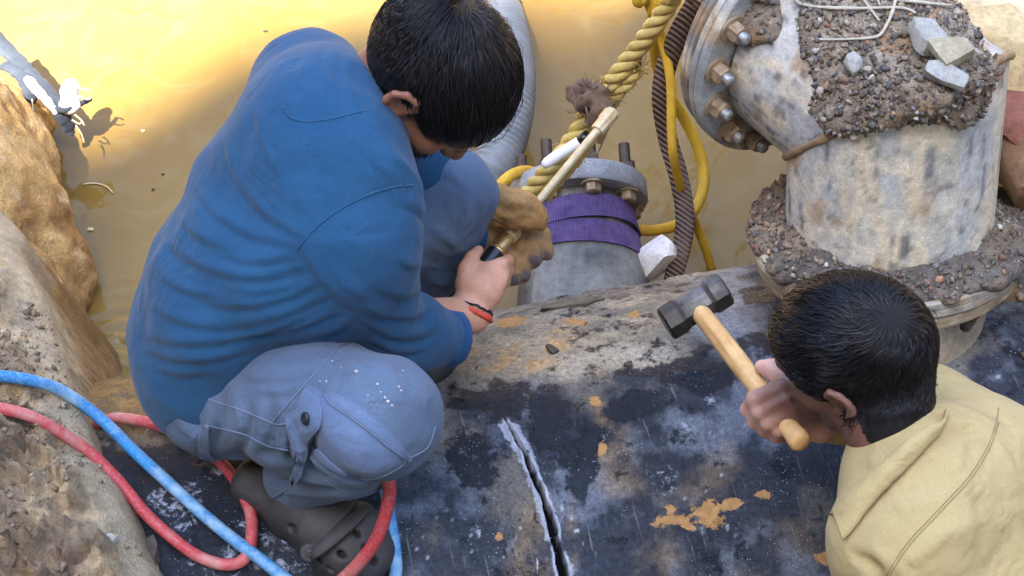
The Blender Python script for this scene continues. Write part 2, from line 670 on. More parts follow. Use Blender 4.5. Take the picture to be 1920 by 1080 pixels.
def build_pipe():
    s = np.concatenate([np.arange(-7, -1.0, 0.15), np.arange(-1.0, -0.06, 0.0042), np.arange(-0.06, 0.09, 0.0013),
                        np.arange(0.09, 1.15, 0.0042), np.arange(1.15, 7, 0.15)])
    ph = np.concatenate([np.radians(np.arange(-185, -52, 7)), np.radians(np.arange(-52, 66, 0.42)), np.radians(np.arange(66, 175, 7))])
    ns, nf = len(s), len(ph)
    S, PH = np.meshgrid(s, ph, indexing='ij')
    S, PH = S.ravel(), PH.ravel()
    nrmv = np.outer(np.sin(PH), PN) + np.outer(np.cos(PH), [0, 0, 1])
    P = np.outer(S, PX) + nrmv * PR
    X, Y = projv(P)
    w1 = fbm(P, 0.16, 5, 1) - 0.5
    w2 = fbm(P, 0.16, 5, 2) - 0.5
    XX, YY = X + 190 * w1, Y + 190 * w2
    n1 = fbm(P, 0.09, 6, 3, 0.62)
    n2 = fbm(P, 0.035, 5, 4, 0.65)
    n3 = fbm(P * np.array([1, 1, 1.0]), 0.22, 5, 5)
    n4 = fbm(P, 0.012, 4, 6, 0.6)
    def blob(cx, cy, rx, ry, rot=0, soft=0.5, warp=1.0):
        c, q = math.cos(math.radians(rot)), math.sin(math.radians(rot))
        dx, dy = X + warp * (XX - X) - cx, Y + warp * (YY - Y) - cy
        d = np.hypot((dx * c + dy * q) / rx, (-dx * q + dy * c) / ry)
        return sstep(d, 1 + soft / 2, 1 - soft)
    def m(base, c, f):
        f = np.clip(f, 0, 1)[:, None]
        return base * (1 - f) + np.array(lin(*c)) * f
    C = np.tile(np.array(lin(52, 56, 64)), (len(P), 1))
    C = m(C, (44, 48, 56), sstep(n3, 0.5, 0.68))
    C = m(C, (100, 106, 116), sstep(n1, 0.5, 0.68) * 0.85)
    C = m(C, (124, 118, 106), sstep(fbm(P, 0.11, 5, 8), 0.55, 0.7) * 0.5)
    # the crown of the pipe below the water line: dry yellow dust
    edge = 720 - 0.178 * (X - 150)                       # far outline in the photograph
    dep = YY - edge
    dust = sstep(dep, 175, 40) * sstep(X, 700, 860) * sstep(X, 1480, 1260)
    C = m(C, (150, 138, 116), dust * (0.45 + 0.75 * sstep(n1, 0.36, 0.62)))
    C = m(C, (176, 142, 96), blob(960, 640, 150, 34, -8) * sstep(n2, 0.42, 0.6))
    C = m(C, (112, 104, 94), dust * sstep(n3, 0.5, 0.62) * 0.8)
    C = m(C, (168, 158, 138), blob(1120, 655, 150, 42, -6) * 0.75)
    C = m(C, (120, 124, 132), blob(1345, 575, 90, 60) * 0.8)
    C = m(C, (150, 152, 155), blob(1390, 520, 60, 25) * 0.6)
    TAR = .40 * sstep(fbm(P, 0.2, 3, 9), 0.42, 0.6); ASH = np.zeros(len(P)); OCH = np.zeros(len(P))
    # scorched and tarred zones
    for (x, y, rx, ry, r, f) in [(900, 730, 110, 50, 0, .95), (1010, 760, 90, 70, 20, .9), (880, 860, 60, 120, 10, .75), (1075, 850, 60, 130, 10, .85),
                                 (1185, 755, 90, 32, -25, .95), (1255, 660, 110, 26, -8, .9), (1320, 700, 110, 36, 0, .8), (1400, 640, 80, 40, 0, .75), (1440, 520, 60, 34, 0, .95),
                                 (1150, 1010, 90, 60, 0, .5), (1300, 850, 80, 60, 0, .4), (1420, 1020, 150, 60, 0, .5), (1500, 880, 60, 90, 0, .5), (1180, 690, 70, 22, -12, .7),
                                 (1560, 720, 120, 60, 0, .6), (1800, 740, 120, 60, 0, .7)]:
        TAR = np.maximum(TAR, blob(x, y, rx, ry, r, 1.1) * f)
    # pale blue-grey ash
    for (x, y, rx, ry, r, f) in [(1120, 790, 30, 130, 15, .45), (1240, 880, 60, 110, -25, .5), (1290, 790, 110, 60, 0, .5), (1450, 770, 60, 90, 0, .5),
                                 (860, 990, 50, 60, 0, .45), (1180, 930, 60, 60, 0, .4), (1480, 650, 50, 60, 0, .4), (1350, 730, 60, 40, 0, .55), (790, 1000, 30, 80, 0, .35), (1830, 700, 80, 40, 0, .4)]:
        ASH = np.maximum(ASH, blob(x, y, rx, ry, r, 1.2) * f * 1.15)
    for (x, y, rx, ry, r, f) in [(1120, 720, 50, 60, 0, .5), (1130, 800, 40, 70, -20, .55), (960, 1000, 40, 90, 5, .6), (985, 1080, 60, 60, 0, .5), (1060, 1010, 20, 80, 0, .4),
                                 (1180, 880, 60, 40, 0, .5), (1330, 900, 90, 40, 0, .4), (1260, 1040, 60, 40, 0, .4), (1545, 1010, 60, 60, 0, .4)]:
        C = m(C, (140, 118, 86), blob(x, y, rx, ry, r, 0.9) * f * sstep(n1, 0.38, 0.6))
    # bare ochre primer
    for (x, y, rx, ry, r) in [(1265, 975, 44, 13, -8), (1262, 952, 16, 10, 30), (1338, 962, 40, 26, 20), (1380, 945, 34, 12, -15), (1440, 925, 16, 10, 0), (1300, 985, 24, 8, 10), (1552, 1055, 22, 14, 10),
                              (1120, 748, 15, 10, 20), (1125, 835, 9, 18, 0), (925, 1007, 9, 12, 0), (1180, 575, 14, 8, 0), (1075, 595, 30, 9, 0), (950, 590, 34, 10, -8)]:
        OCH = np.maximum(OCH, blob(x, y, rx * 1.25, ry * 1.25, r, 1.3, 0.3))
    # under the squatting man: wet tar with salt specks; yellow mud by the water
    wet = sstep(X, 800, 640) * sstep(Y, 780, 880)
    TAR = np.maximum(TAR, wet * .85)
    ASH = np.maximum(ASH, wet * .55 * sstep(fbm(P, 0.07, 3, 12), 0.42, 0.6))
    C = m(C, (74, 58, 36), wet * sstep(n1, 0.55, 0.7) * sstep(X, 420, 250))
    mudy = sstep(X, 520, 300) * sstep(YY, 900, 760)
    C = m(C, (126, 98, 56), mudy * (0.6 + 0.6 * sstep(n2, 0.4, 0.6)))
    C = m(C, (88, 72, 46), mudy * sstep(n1, 0.52, 0.66) * 0.8)
    # fine salt and dust specks
    C = m(C, (168, 172, 178), sstep(vnoise(P, 0.006, 31), 0.87, 0.93) * sstep(fbm(P, 0.1, 3, 30), 0.45, 0.6) * 0.8)
    C = m(C, (15, 17, 22), sstep(vnoise(P, 0.011, 33), 0.88, 0.94) * 0.8)
    # crack
    dph = np.interp(-PH, -CRK[:, 1][::1], CRK[:, 0])     # crack line s(phi)
    jag = 0.0055 * (fbm(np.stack([PH * 0.55, PH * 0, PH * 0], 1), 0.03, 4, 21) - 0.5)
    dist = S - dph - jag
    t = (CRK[0, 1] - PH) / 0.55                           # 0 at the upper tip
    wid = np.clip(0.0012 + 0.0052 * np.clip(t * 1.3, 0, 1) + 0.003 * (vnoise(np.stack([PH * 0.55, PH * 0, PH * 0], 1), 0.02, 22) - 0.5), 0.0008, 0.009)
    act = sstep(PH, CRK[0, 1] + 0.003, CRK[0, 1] - 0.01) * sstep(PH, CRK[-1, 1] - 0.02, CRK[-1, 1])
    ashw = 0.016 + 0.012 * n1
    ASH = np.maximum(ASH, act * sstep(np.abs(dist), ashw * 1.25, 0.0) * (.25 + .95 * sstep(fbm(P, .045, 3, 23), .34, .6)))
    TAR = TAR * (1 - act * sstep(np.abs(dist), .02, .005))
    lip = act * np.exp(-((np.abs(dist) - wid - 0.0025) / 0.0022) ** 2)
    C = m(C, (200, 206, 220), lip * sstep(n4, 0.35, 0.6) * 0.85)
    hole = act * sstep(np.abs(dist), wid + 0.0008, wid - 0.0004)
    C = m(C, (9, 9, 11), hole)
    keepm = 1 - sstep(hole, .0, .4)
    TAR, ASH, OCH = TAR * keepm, ASH * keepm, OCH * keepm
    fine = (np.abs(PH) < 1.2) & (S > -1.1) & (S < 1.25)
    relief = 0.0032 * (n1 - 0.5) + 0.0028 * (n2 - 0.5) + 0.0022 * (n4 - 0.5)
    relief += 0.004 * sstep(n2, 0.56, 0.64) * sstep(fbm(P, 0.2, 3, 9), 0.4, 0.6)      # lumps of tar
    relief = np.where(fine, relief, 0) + lip * 0.0022 - hole * 0.03
    P = P + nrmv * relief[:, None]
    idx = np.arange(ns * nf).reshape(ns, nf)
    F = np.stack([idx[:-1, :-1], idx[1:, :-1], idx[1:, 1:], idx[:-1, 1:]], -1).reshape(-1, 4)
    me = mesh_np('pipe_shell', P, F)
    colattr(me, C)
    colattr(me, np.stack([TAR, ASH, OCH], 1), 'mask')
    colattr(me, np.stack([S, PH * PR, hole], 1), 'pc')
    return me

def m_pipe():
    t = NT('scorched_bitumen')
    base = t.attr('col')
    sep = t.n('ShaderNodeSeparateColor'); t.put(sep.inputs[0], t.attr('mask'))
    pc = t.attr('pc')
    n1 = t.noise(34, 9, 0.72)
    n2 = t.noise(120, 6, 0.72)
    n3 = t.noise(420, 3, 0.7)
    n4 = t.noise(70, 8, 0.75, dist=0.6)
    c = t.mix(0.75, base, t.mix(1.0, base, t.ramp(n2, [(0.25, 0.35), (0.75, 1.75)]), 'MULTIPLY'))
    c = t.mix(0.65, c, t.mix(1.0, c, t.ramp(n3, [(0.25, 0.3), (0.8, 1.9)]), 'MULTIPLY'))
    scr = t.noise(1.0, 4, 0.6, t.mapping(pc, (180, 9, 1), (0, 0, 0.25)))
    c = t.mix(t.ramp(scr, [(0.62, 0.0), (0.72, 0.45)]), c, lin(150, 144, 134))
    def edge(mask, noise, amp, lo, hi):
        v = t.math('ADD', mask, t.math('MULTIPLY', t.math('SUBTRACT', noise, 0.5), amp))
        return t.ramp(v, [(lo, 0.0), (hi, 1.0)])
    tar = edge(sep.outputs[0], n1, 1.5, 0.44, 0.56)
    tc = t.mix(t.ramp(n3, [(0.35, 0.0), (0.75, 1.0)]), lin(9, 11, 15), lin(42, 49, 61))
    c = t.mix(t.math('MULTIPLY', tar, 0.93), c, tc)
    ash = edge(sep.outputs[1], n4, 1.6, 0.56, 0.72)
    ac = t.mix(t.ramp(n3, [(0.3, 0.0), (0.7, 1.0)]), lin(128, 134, 150), lin(186, 190, 200))
    c = t.mix(t.math('MULTIPLY', ash, 0.8), c, ac)
    och = edge(sep.outputs[2], n4, 1.7, 0.47, 0.53)
    oc = t.mix(t.ramp(n2, [(0.35, 0.0), (0.65, 1.0)]), lin(182, 142, 92), lin(158, 118, 74))
    c = t.mix(och, c, oc)
    sp = t.voro(150)
    spm = t.math('MULTIPLY', t.ramp(sp, [(0.10, 1.0), (0.16, 0.0)]), t.ramp(t.noise(11, 3, 0.6), [(0.5, 0.0), (0.62, 0.85)]))
    c = t.mix(spm, c, lin(176, 180, 186))
    r = t.math('SUBTRACT', 0.78, t.math('MULTIPLY', tar, 0.36))
    h = t.math('ADD', t.math('MULTIPLY', tar, 0.5), t.math('ADD', t.math('MULTIPLY', n2, 0.9), t.math('MULTIPLY', och, -0.5)))
    n = t.bump(h, 0.55, 0.0045)
    n = t.bump(n3, 0.4, 0.002, n)
    return t.done(c, r, n, spec=0.16)
M_PIPE = m_pipe()
PIPE = thing('steel_pipe', 'huge black tar-coated pipe with a long crack and ochre scrapes, lying across the pit', 'pipe', (0, 0, -0.55))
shell = obj('pipe_shell', build_pipe(), M_PIPE, PIPE)
# ------------------------------------------------------------------ water, ground, banks
WATER_Z = 0.12

def m_water():
    t = NT('muddy_water')
    f = t.noise(1.3, 4, 0.5, dist=0.6)
    c = t.mix(t.ramp(f, [(0.35, 0.0), (0.7, 1.0)]), lin(114, 88, 38), lin(124, 102, 54))
    silt = t.noise(7.0, 6, 0.65, dist=1.2)
    c = t.mix(t.ramp(silt, [(0.5, 0.0), (0.8, 0.5)]), c, lin(136, 116, 76))
    speck = t.voro(26)
    c = t.mix(t.ramp(speck, [(0.02, 0.75), (0.035, 0.0)]), c, lin(90, 70, 40))
    n = t.bump(t.noise(6, 2, 0.5, dist=0.4), 0.25, 0.03)
    n = t.bump(t.noise(30, 2, 0.5), 0.10, 0.006, n)
    return t.done(c, 0.06, n, spec=0.32, IOR=1.40)

xs = np.concatenate([np.arange(-14, -2, 1.0), np.arange(-2, 2.01, 0.05), np.arange(3, 15, 1.0)])
ys = np.concatenate([np.arange(-12, 0, 1.0), np.arange(0, 2.01, 0.05), np.arange(3, 15, 1.0)])
def ripple(x, y):
    r = 0.0
    w0 = atz(222, 668, WATER_Z)
    for cx, cy, a in ((w0[0], w0[1], 0.0035), (w0[0] - .05, w0[1] - .06, 0.003)):   # water stirred by the bank and the far shore
        d = np.hypot(x - cx, y - cy)
        r += a * np.sin(d * 170) * np.exp(-(d / 0.13) ** 2)
    return r
def grid_mesh(name, xs, ys, zf, smooth=True):
    X, Y = np.meshgrid(xs, ys, indexing='ij')
    P = np.stack([X.ravel(), Y.ravel(), zf(X.ravel(), Y.ravel())], 1)
    i = np.arange(P.shape[0]).reshape(X.shape)
    F = np.stack([i[:-1, :-1], i[1:, :-1], i[1:, 1:], i[:-1, 1:]], -1).reshape(-1, 4)
    return mesh_np(name, P, F, smooth), P

xs = np.concatenate([np.arange(-3, -1.3, 0.15), np.arange(-1.3, -0.3, 0.006), np.arange(-0.3, 3, 0.15)])
ys = np.concatenate([np.arange(-3, 0.0, 0.15), np.arange(0.0, 0.8, 0.006), np.arange(0.8, 4, 0.08)])
wm, _ = grid_mesh('water', xs, ys, lambda x, y: WATER_Z + ripple(x, y))
obj('water', wm, m_water(), None, kind='structure')

def ground_z(x, y):
    # a pit dug in open earth: flat floor under water, sloping sides
    dx = np.maximum(np.maximum(-1.75 - x, x - 1.95), 0)
    dy = np.maximum(np.maximum(-0.95 - y, y - 1.60), 0)
    d = np.hypot(dx, dy)
    P = np.stack([x, y, 0 * x], 1)
    n = fbm(P, 0.5, 5, 41) - 0.5
    z = -0.35 + 0.56 * sstep(d + 0.12 * n, -0.02, 0.28) + 0.72 * sstep(d + 0.3 * n, 0.25, 1.5)
    return z + 0.16 * n * sstep(d, 0.0, 0.3) + 0.02 * (fbm(P, 0.08, 4, 42) - 0.5)
gx = np.concatenate([np.arange(-120, -8, 14.0), np.arange(-8, -2.4, 0.4), np.arange(-2.4, 2.6, 0.03), np.arange(2.6, 8, 0.4), np.arange(8, 121, 14.0)])
gy = np.concatenate([np.arange(-120, -8, 14.0), np.arange(-8, -2.4, 0.4), np.arange(-2.4, 3.0, 0.03), np.arange(3.0, 8, 0.4), np.arange(8, 121, 14.0)])
gm, GP = grid_mesh('ground', gx, gy, ground_z)
n_ = fbm(GP, 0.4, 5, 44)
n2_ = fbm(GP, 0.09, 4, 45)
C = np.array(lin(112, 92, 66)) * (0.7 + 0.6 * n_)[:, None]
C = C * (1 - 0.5 * sstep(n2_, 0.5, 0.65)[:, None]) + 0.5 * sstep(n2_, 0.5, 0.65)[:, None] * np.array(lin(172, 150, 118))
colattr(gm, C)
M_EARTH = vcol('bare_earth', 0.95, 0.6, 60, 0.5, 0.01)
obj('ground', gm, M_EARTH, None, kind='structure')

# added unseen blocker behind the camera; its only job is shading the pit
def add_blockers():
    yb = -16.0
    def blocker_edge(p):                                 # where the sun clears the blocker for a place on the water
        k = (yb - p[1]) / sun_to[1]
        return p[0] + sun_to[0] * k, p[2] + sun_to[2] * k
    # top edge shaped to leave the sunlit patches wanted on the water
    line = [(-900, 380), (-300, 330), (20, 262), (130, 250), (230, 205), (330, 135), (430, 74), (520, 40), (650, 12), (790, -20), (880, -45), (1025, -45), (1045, 42), (1090, 38), (1110, -45), (1300, -60), (1700, -60), (2600, -80)]
    top = [blocker_edge(atz(x, y, WATER_Z)) for x, y in line]
    top = [(top[0][0] - 14, top[0][1])] + top + [(top[-1][0] + 14, top[-1][1])]
    V, F = [], []
    for ya in (yb, yb - 6):
        for x, z in top: V.append((x, ya, z))
        for x, z in top: V.append((x, ya, 0.0))
    n = len(top)
    for i in range(n - 1):
        F.append((n + i, n + i + 1, i + 1, i))                               # front
        F.append((3 * n + i + 1, 3 * n + i, 2 * n + i, 2 * n + i + 1))       # back
        F.append((i, i + 1, 2 * n + i + 1, 2 * n + i))                       # top
    me = mesh_any('shade_blocker', V, F, False)
    t = NT('plaster')
    c = t.mix(t.ramp(t.noise(1.5, 6, .6), [(.35, 0.), (.7, 1.)]), lin(96, 84, 74), lin(112, 98, 84))
    MB = t.done(c, .9)
    obj('added_blocker', me, MB, None, kind='structure')
    # unseen blocks added to cut low sky, so light falls from above
    for xa, xb, ya, yc, h in ((-15, -8.5, -8, 13, 7.6), (8.0, 15, -8, 13, 8.2), (-8.4, 7.9, 11.5, 16, 7.0)):
        P = [(x, y, z) for x in (xa, xb) for y in (ya, yc) for z in (0.0, h)]
        obj('added_blocker', mesh_any('added_blocker', P, [(0, 1, 3, 2), (4, 6, 7, 5), (0, 4, 5, 1), (2, 3, 7, 6), (1, 5, 7, 3)], False), MB, None, kind='structure')
add_blockers()

# ------------------------------------------------------------------ earth and rock on the left
from mathutils.bvhtree import BVHTree
def bvh_of(V, F):
    return BVHTree.FromPolygons([Vector(v) for v in V], [list(map(int, f)) for f in F])
def cast(b, x, y):
    h = b.ray_cast(Vector(CAM), Vector(nrm(ray(x, y))))
    return (None, None) if h[0] is None else (np.array(h[0]), np.array(h[1]))

# mud that has slumped over the pipe: a smooth wet edge with a trampled back
ED = [atz(20, 380, .50), atz(42, 445, .53), atz(80, 520, .55), atz(110, 600, .57), atz(140, 690, .60), atz(168, 760, .62), atz(192, 830, .64), atz(222, 880, .64), atz(258, 950, .63), atz(300, 1030, .61), atz(335, 1100, .59), atz(380, 1200, .57), atz(430, 1330, .53), atz(470, 1480, .5)]
EDL = catmull([ED[0] + np.array([-.3, .3, 0])] + ED, 10)
def mud():
    xs = np.arange(-1.35, -0.30, 0.0048); ys = np.arange(-0.95, 0.85, 0.0048)
    X, Y = np.meshgrid(xs, ys, indexing='ij')
    X, Y = X.ravel(), Y.ravel()
    P0 = np.stack([X, Y, 0 * X], 1)
    wob = 0.05 * (fbm(P0, 0.12, 4, 50) - 0.5)
    best = np.full(len(X), 9.0); sd = np.zeros(len(X)); ze = np.zeros(len(X))
    for a, b in zip(EDL[:-1], EDL[1:]):
        d = (b - a)[:2]; L2 = d @ d + 1e-9
        t = np.clip(((X - a[0]) * d[0] + (Y - a[1]) * d[1]) / L2, 0, 1)
        qx, qy = X - a[0] - t * d[0], Y - a[1] - t * d[1]
        dd = np.hypot(qx, qy)
        m = dd < best
        best[m] = dd[m]
        sd[m] = np.sign(d[0] * qy - d[1] * qx)[m]
        ze[m] = (a[2] + t * (b[2] - a[2]))[m]
    s = -sd * best + wob * sstep(-Y, -0.3, 0.1)            # > 0 on the bank side
    edge = np.sqrt(np.clip(1 - (1 - np.clip(s / 0.07, 0, 1)) ** 2, 0, 1))
    lump = fbm(P0, 0.10, 5, 52); fine = fbm(P0, 0.025, 4, 53)
    z = ze - 0.07 + 0.07 * edge + 0.10 * np.clip(s - 0.05, 0, 1.2)
    rough = sstep(s, 0.03, 0.10)
    z += rough * (0.055 * (lump - 0.45) + 0.04 * (fine - 0.5) + 0.040 * sstep(fbm(P0, 0.06, 5, 54, .6), 0.5, 0.60) + .018 * sstep(fbm(P0, .022, 3, 57), .55, .65))
    z = np.where(s < 0, ze - 0.07 + s * 3.2 + 0.03 * (fine - 0.5), z)
    P = np.stack([X, Y, z], 1)
    i = np.arange(len(X)).reshape(len(xs), len(ys))
    F = np.stack([i[:-1, :-1], i[1:, :-1], i[1:, 1:], i[:-1, 1:]], -1).reshape(-1, 4)
    keep = (s > -0.14)[F].all(1)
    F = F[keep]
    used = np.unique(F); remap = np.zeros(len(P), int); remap[used] = np.arange(len(used))
    P = P[used]; F = remap[F]; s = s[used]
    lump, fine = lump[used], fine[used]
    def m(c0, c, f):
        f = np.clip(f, 0, 1)[:, None]
        return c0 * (1 - f) + np.array(lin(*c)) * f
    C = np.tile(np.array(lin(176, 152, 116)), (len(P), 1))
    C = m(C, (142, 120, 92), sstep(lump, 0.48, 0.62))
    C = m(C, (196, 174, 138), sstep(fbm(P, 0.16, 4, 55), 0.5, 0.66))
    C = m(C, (186, 138, 66), sstep(fbm(P, 0.09, 4, 56), 0.62, 0.7) * 0.8)
    C = m(C, (104, 86, 66), sstep(fine, 0.56, 0.66) * 0.8)
    C = m(C, (118, 102, 82), sstep(fbm(P, .05, 4, 60), .56, .64) * .7)
    C = m(C, (160, 148, 122), sstep(s, 0.085, 0.03) * sstep(s, -0.03, 0.01) * 0.85)
    C = m(C, (120, 88, 44), sstep(s, 0.0, -0.04) * 0.8)
    me = mesh_np('mud_bank', P, F)
    colattr(me, C)
    return me
M_MUD = vcol('wet_mud', 0.6, 0.9, 55, 0.5, 0.009, 0.4, 240)
mud_me = mud()
mud_o = obj('mud_bank', mud_me, M_MUD, None, kind='structure')

# clay rock standing in the water
f = Field((-1.95, -0.10, -0.05), (-0.70, 1.60, 0.78), 0.0075)
def rockball(x, y, z, r, k=0.04):
    f.ball(atz(x - 22, y, z), np.array(r) * .95, k=k)
for x, y, z, r in [(-20, 300, .24, (.14, .16, .16)), (35, 300, .20, (.085, .11, .11)), (45, 375, .18, (.095, .12, .12)), (60, 450, .22, (.09, .11, .14)), (-20, 420, .26, (.16, .2, .18)),
                   (88, 520, .20, (.075, .09, .11)), (50, 590, .26, (.10, .11, .16)), (128, 455, .15, (.034, .04, .05)), (150, 500, .145, (.034, .04, .055)), (155, 550, .14, (.032, .045, .05)),
                   (128, 600, .15, (.042, .05, .06)), (62, 232, .16, (.06, .07, .07)), (0, 240, .2, (.11, .09, .11)), (112, 660, .16, (.05, .06, .07)),
                   (-140, 420, .3, (.24, .4, .22)), (-80, 640, .3, (.2, .2, .2))]:
    rockball(x, y, z, r)
f.noise(0.010, 0.08, 61); f.noise(0.004, 0.03, 62); f.noise(0.0025, 0.014, 63)
V, Q = f.mesh()
n1 = fbm(V, 0.12, 5, 64); n2 = fbm(V, 0.035, 5, 65)
C = np.tile(np.array(lin(200, 162, 102)), (len(V), 1))
C = C * (1 - sstep(n1, .5, .62)[:, None]) + np.array(lin(164, 124, 72)) * sstep(n1, .5, .62)[:, None]
C = C * (1 - .6 * sstep(n2, .52, .66)[:, None]) + .6 * np.array(lin(212, 184, 138)) * sstep(n2, .52, .66)[:, None]
wetm = sstep(V[:, 2], .25, .14)[:, None] * 0.65
C = C * (1 - wetm) + np.array(lin(136, 96, 50)) * wetm
me = mesh_np('clay_rock', V, Q)
colattr(me, C)
obj('clay_rock', me, vcol('clay', 0.72, 1.0, 42, 0.5, 0.012, 0.35, 190), None, 'brown clay rock face rising from the water along the left edge', 'rock')

# ------------------------------------------------------------------ stones and gravel
def rock_mesh(name, size, seed, sub=7, rnd=0.28, rough=0.10):
    """a broken block: a box rounded and chipped by noise"""
    bm = bmesh.new()
    bmesh.ops.create_cube(bm, size=2.0)
    bmesh.ops.subdivide_edges(bm, edges=bm.edges[:], cuts=sub, use_grid_fill=True)
    V = np.array([v.co[:] for v in bm.verts])
    L = np.linalg.norm(V, axis=1, keepdims=True)
    V = V * (1 - rnd) + rnd * V / L * 1.25
    r = np.random.default_rng(seed)
    for _ in range(5):                                   # chip off corners with flat cuts
        n = nrm(r.normal(size=3)); d = r.uniform(0.72, 1.0)
        e = V @ n - d
        V = V - np.clip(e, 0, None)[:, None] * n * 0.9
    P = V + seed * 3.1
    V = V * (1 + rough * (fbm(P, 0.9, 4, seed) - 0.5)[:, None] * 2 + rough * 0.5 * (fbm(P, 0.25, 3, seed + 1) - 0.5)[:, None])
    V = V * np.asarray(size) / 2
    for v, c in zip(bm.verts, V): v.co = c
    bm.normal_update()
    me = bpy.data.meshes.new(name)
    bm.to_mesh(me)
    bm.free()
    me.polygons.foreach_set('use_smooth', np.ones(len(me.polygons), bool))
    return autosmooth(me, 32)

def m_stone(name, c, c2, nscale=30):
    t = NT(name)
    f1 = t.noise(nscale, 7, 0.7)
    col = t.mix(t.ramp(f1, [(0.35, 0.0), (0.65, 1.0)]), c, c2)
    cr = t.noise(nscale * 6, 4, 0.7)
    col = t.mix(t.ramp(cr, [(0.3, 0.6), (0.55, 0.0)]), col, tuple(x * 0.45 for x in c))
    return t.done(col, 0.9, t.bump(cr, 0.5, 0.004, t.bump(f1, 0.4, 0.01)), spec=0.2)

ICO = None
def grains(name, pts, nrms, sizes, cols, mat, parent=None, kind='stuff', seed=3, **kw):
    """a scatter of small angular stones as one mesh, each with its own colour"""
    r = np.random.default_rng(seed)
    base = np.array([(1, 0, 0), (-1, 0, 0), (0, 1, 0), (0, -1, 0), (0, 0, 1), (0, 0, -1), (.6, .6, .6), (-.6, .6, .6), (.6, -.6, .6), (-.6, -.6, .6), (.6, .6, -.6), (-.6, .6, -.6), (.6, -.6, -.6), (-.6, -.6, -.6)])
    faces = []
    for a in (0, 1):
        for b in (2, 3):
            for c in (4, 5):
                k = 6 + (1 if a == 1 else 0) + (2 if b == 3 else 0) + (4 if c == 5 else 0)
                tri = [(a, b, k), (b, c, k), (c, a, k)]
                if (a == 1) ^ (b == 3) ^ (c == 5):
                    tri = [t[::-1] for t in tri]
                faces += tri
    faces = np.array(faces)
    n = len(pts)
    B = base[None] * (1 + 0.95 * (r.random((n, 14, 1)) - 0.5))
    q = r.normal(size=(n, 4)); q /= np.linalg.norm(q, axis=1, keepdims=True)
    w, x, y, z = q.T
    Rm = np.stack([np.stack([1 - 2 * (y * y + z * z), 2 * (x * y - z * w), 2 * (x * z + y * w)], -1), np.stack([2 * (x * y + z * w), 1 - 2 * (x * x + z * z), 2 * (y * z - x * w)], -1), np.stack([2 * (x * z - y * w), 2 * (y * z + x * w), 1 - 2 * (x * x + y * y)], -1)], 1)
    sc = sizes[:, None] * r.uniform(0.4, 1.25, (n, 3))
    B = np.einsum('nij,nkj->nki', Rm, B * sc[:, None, :])
    Vv = (B + pts[:, None, :] + (nrms * sizes[:, None] * 0.35)[:, None, :]).reshape(-1, 3)
    Ff = (faces[None] + 14 * np.arange(n)[:, None, None]).reshape(-1, 3)
    me = mesh_np(name, Vv, Ff, smooth=False)
    colattr(me, np.repeat(cols, 14, axis=0))
    return obj(name, me, mat, parent, kind=kind, **kw)

GRAV = np.array(lin(112, 106, 98)) * .45 + .95 * np.array([lin(*c) for c in [(58, 54, 52), (78, 72, 68), (100, 88, 72), (124, 108, 84), (92, 74, 54), (140, 128, 112), (66, 62, 64), (150, 112, 78), (132, 88, 72), (168, 162, 152), (110, 110, 114), (84, 66, 46)]])
GW = np.array([.16, .15, .14, .11, .13, .06, .1, .04, .025, .025, .04, .08]); GW /= GW.sum()
M_GRAIN = vcol('gravel', 0.9, 0.3, 200, 0.25, 0.002, 0.2)
M_DIRT = vcol('dark_dirt', 0.95, 0.7, 110, 0.6, 0.006, 0.15)

def dirt_patch(name, bvh, poly, n, rmin, rmax, lo, hi, seed, parent, gn, gmax=0.006, h=0.0055, sink=0.55, tint=(122, 110, 94), **kw):
    """loose dirt lying on a surface inside an outline, with its gravel"""
    r = np.random.default_rng(seed)
    poly = np.array(poly, float)
    f = Field(lo, hi, h)
    bx0, bx1 = poly.min(0), poly.max(0)
    def inside(x, y):
        c = False
        for i in range(len(poly)):
            x1, y1 = poly[i]; x2, y2 = poly[i - 1]
            if (y1 > y) != (y2 > y) and x < (x2 - x1) * (y - y1) / (y2 - y1) + x1: c = not c
        return c
    k = 0
    while k < n:
        x, y = r.uniform(bx0, bx1)
        if not inside(x, y): continue
        k += 1
        p, nn = cast(bvh, x, y)
        if p is None: continue
        rr = r.uniform(rmin, rmax)
        u, w, a = frame_from(nn)
        f.ball(p, (rr * 1.5, rr * 1.5, rr * sink), [u, w, a], k=0.012)
    f.noise(0.004, 0.03, seed); f.noise(0.0012, 0.010, seed + 1)
    V, Q = f.mesh(relax=0)
    n1 = fbm(V, 0.05, 4, seed + 2); n2 = fbm(V, 0.012, 3, seed + 3)
    C = np.array(lin(*tint)) * (0.6 + 1.2 * n1)[:, None] * (0.6 + n2)[:, None]
    och = sstep(fbm(V, 0.06, 3, seed + 5), .58, .68)[:, None] * 0.6
    C = C * (1 - och) + och * np.array(lin(146, 112, 70))
    me = mesh_np(name, V, Q)
    colattr(me, C)
    o = obj(name, me, M_DIRT, parent, **kw)
    up = f.grad(V)
    ok = np.nonzero((up @ nrm(CAM - V.mean(0)) > 0.1))[0]
    pick = r.choice(ok, gn)
    sz = 0.0009 + (gmax - 0.0009) * r.random(gn) ** 9
    grains('gravel', V[pick], up[pick], sz, GRAV[r.choice(len(GRAV), gn, p=GW)] * r.uniform(.7, 1.2, (gn, 1)), M_GRAIN, parent if parent else o, seed=seed)
    return o, f

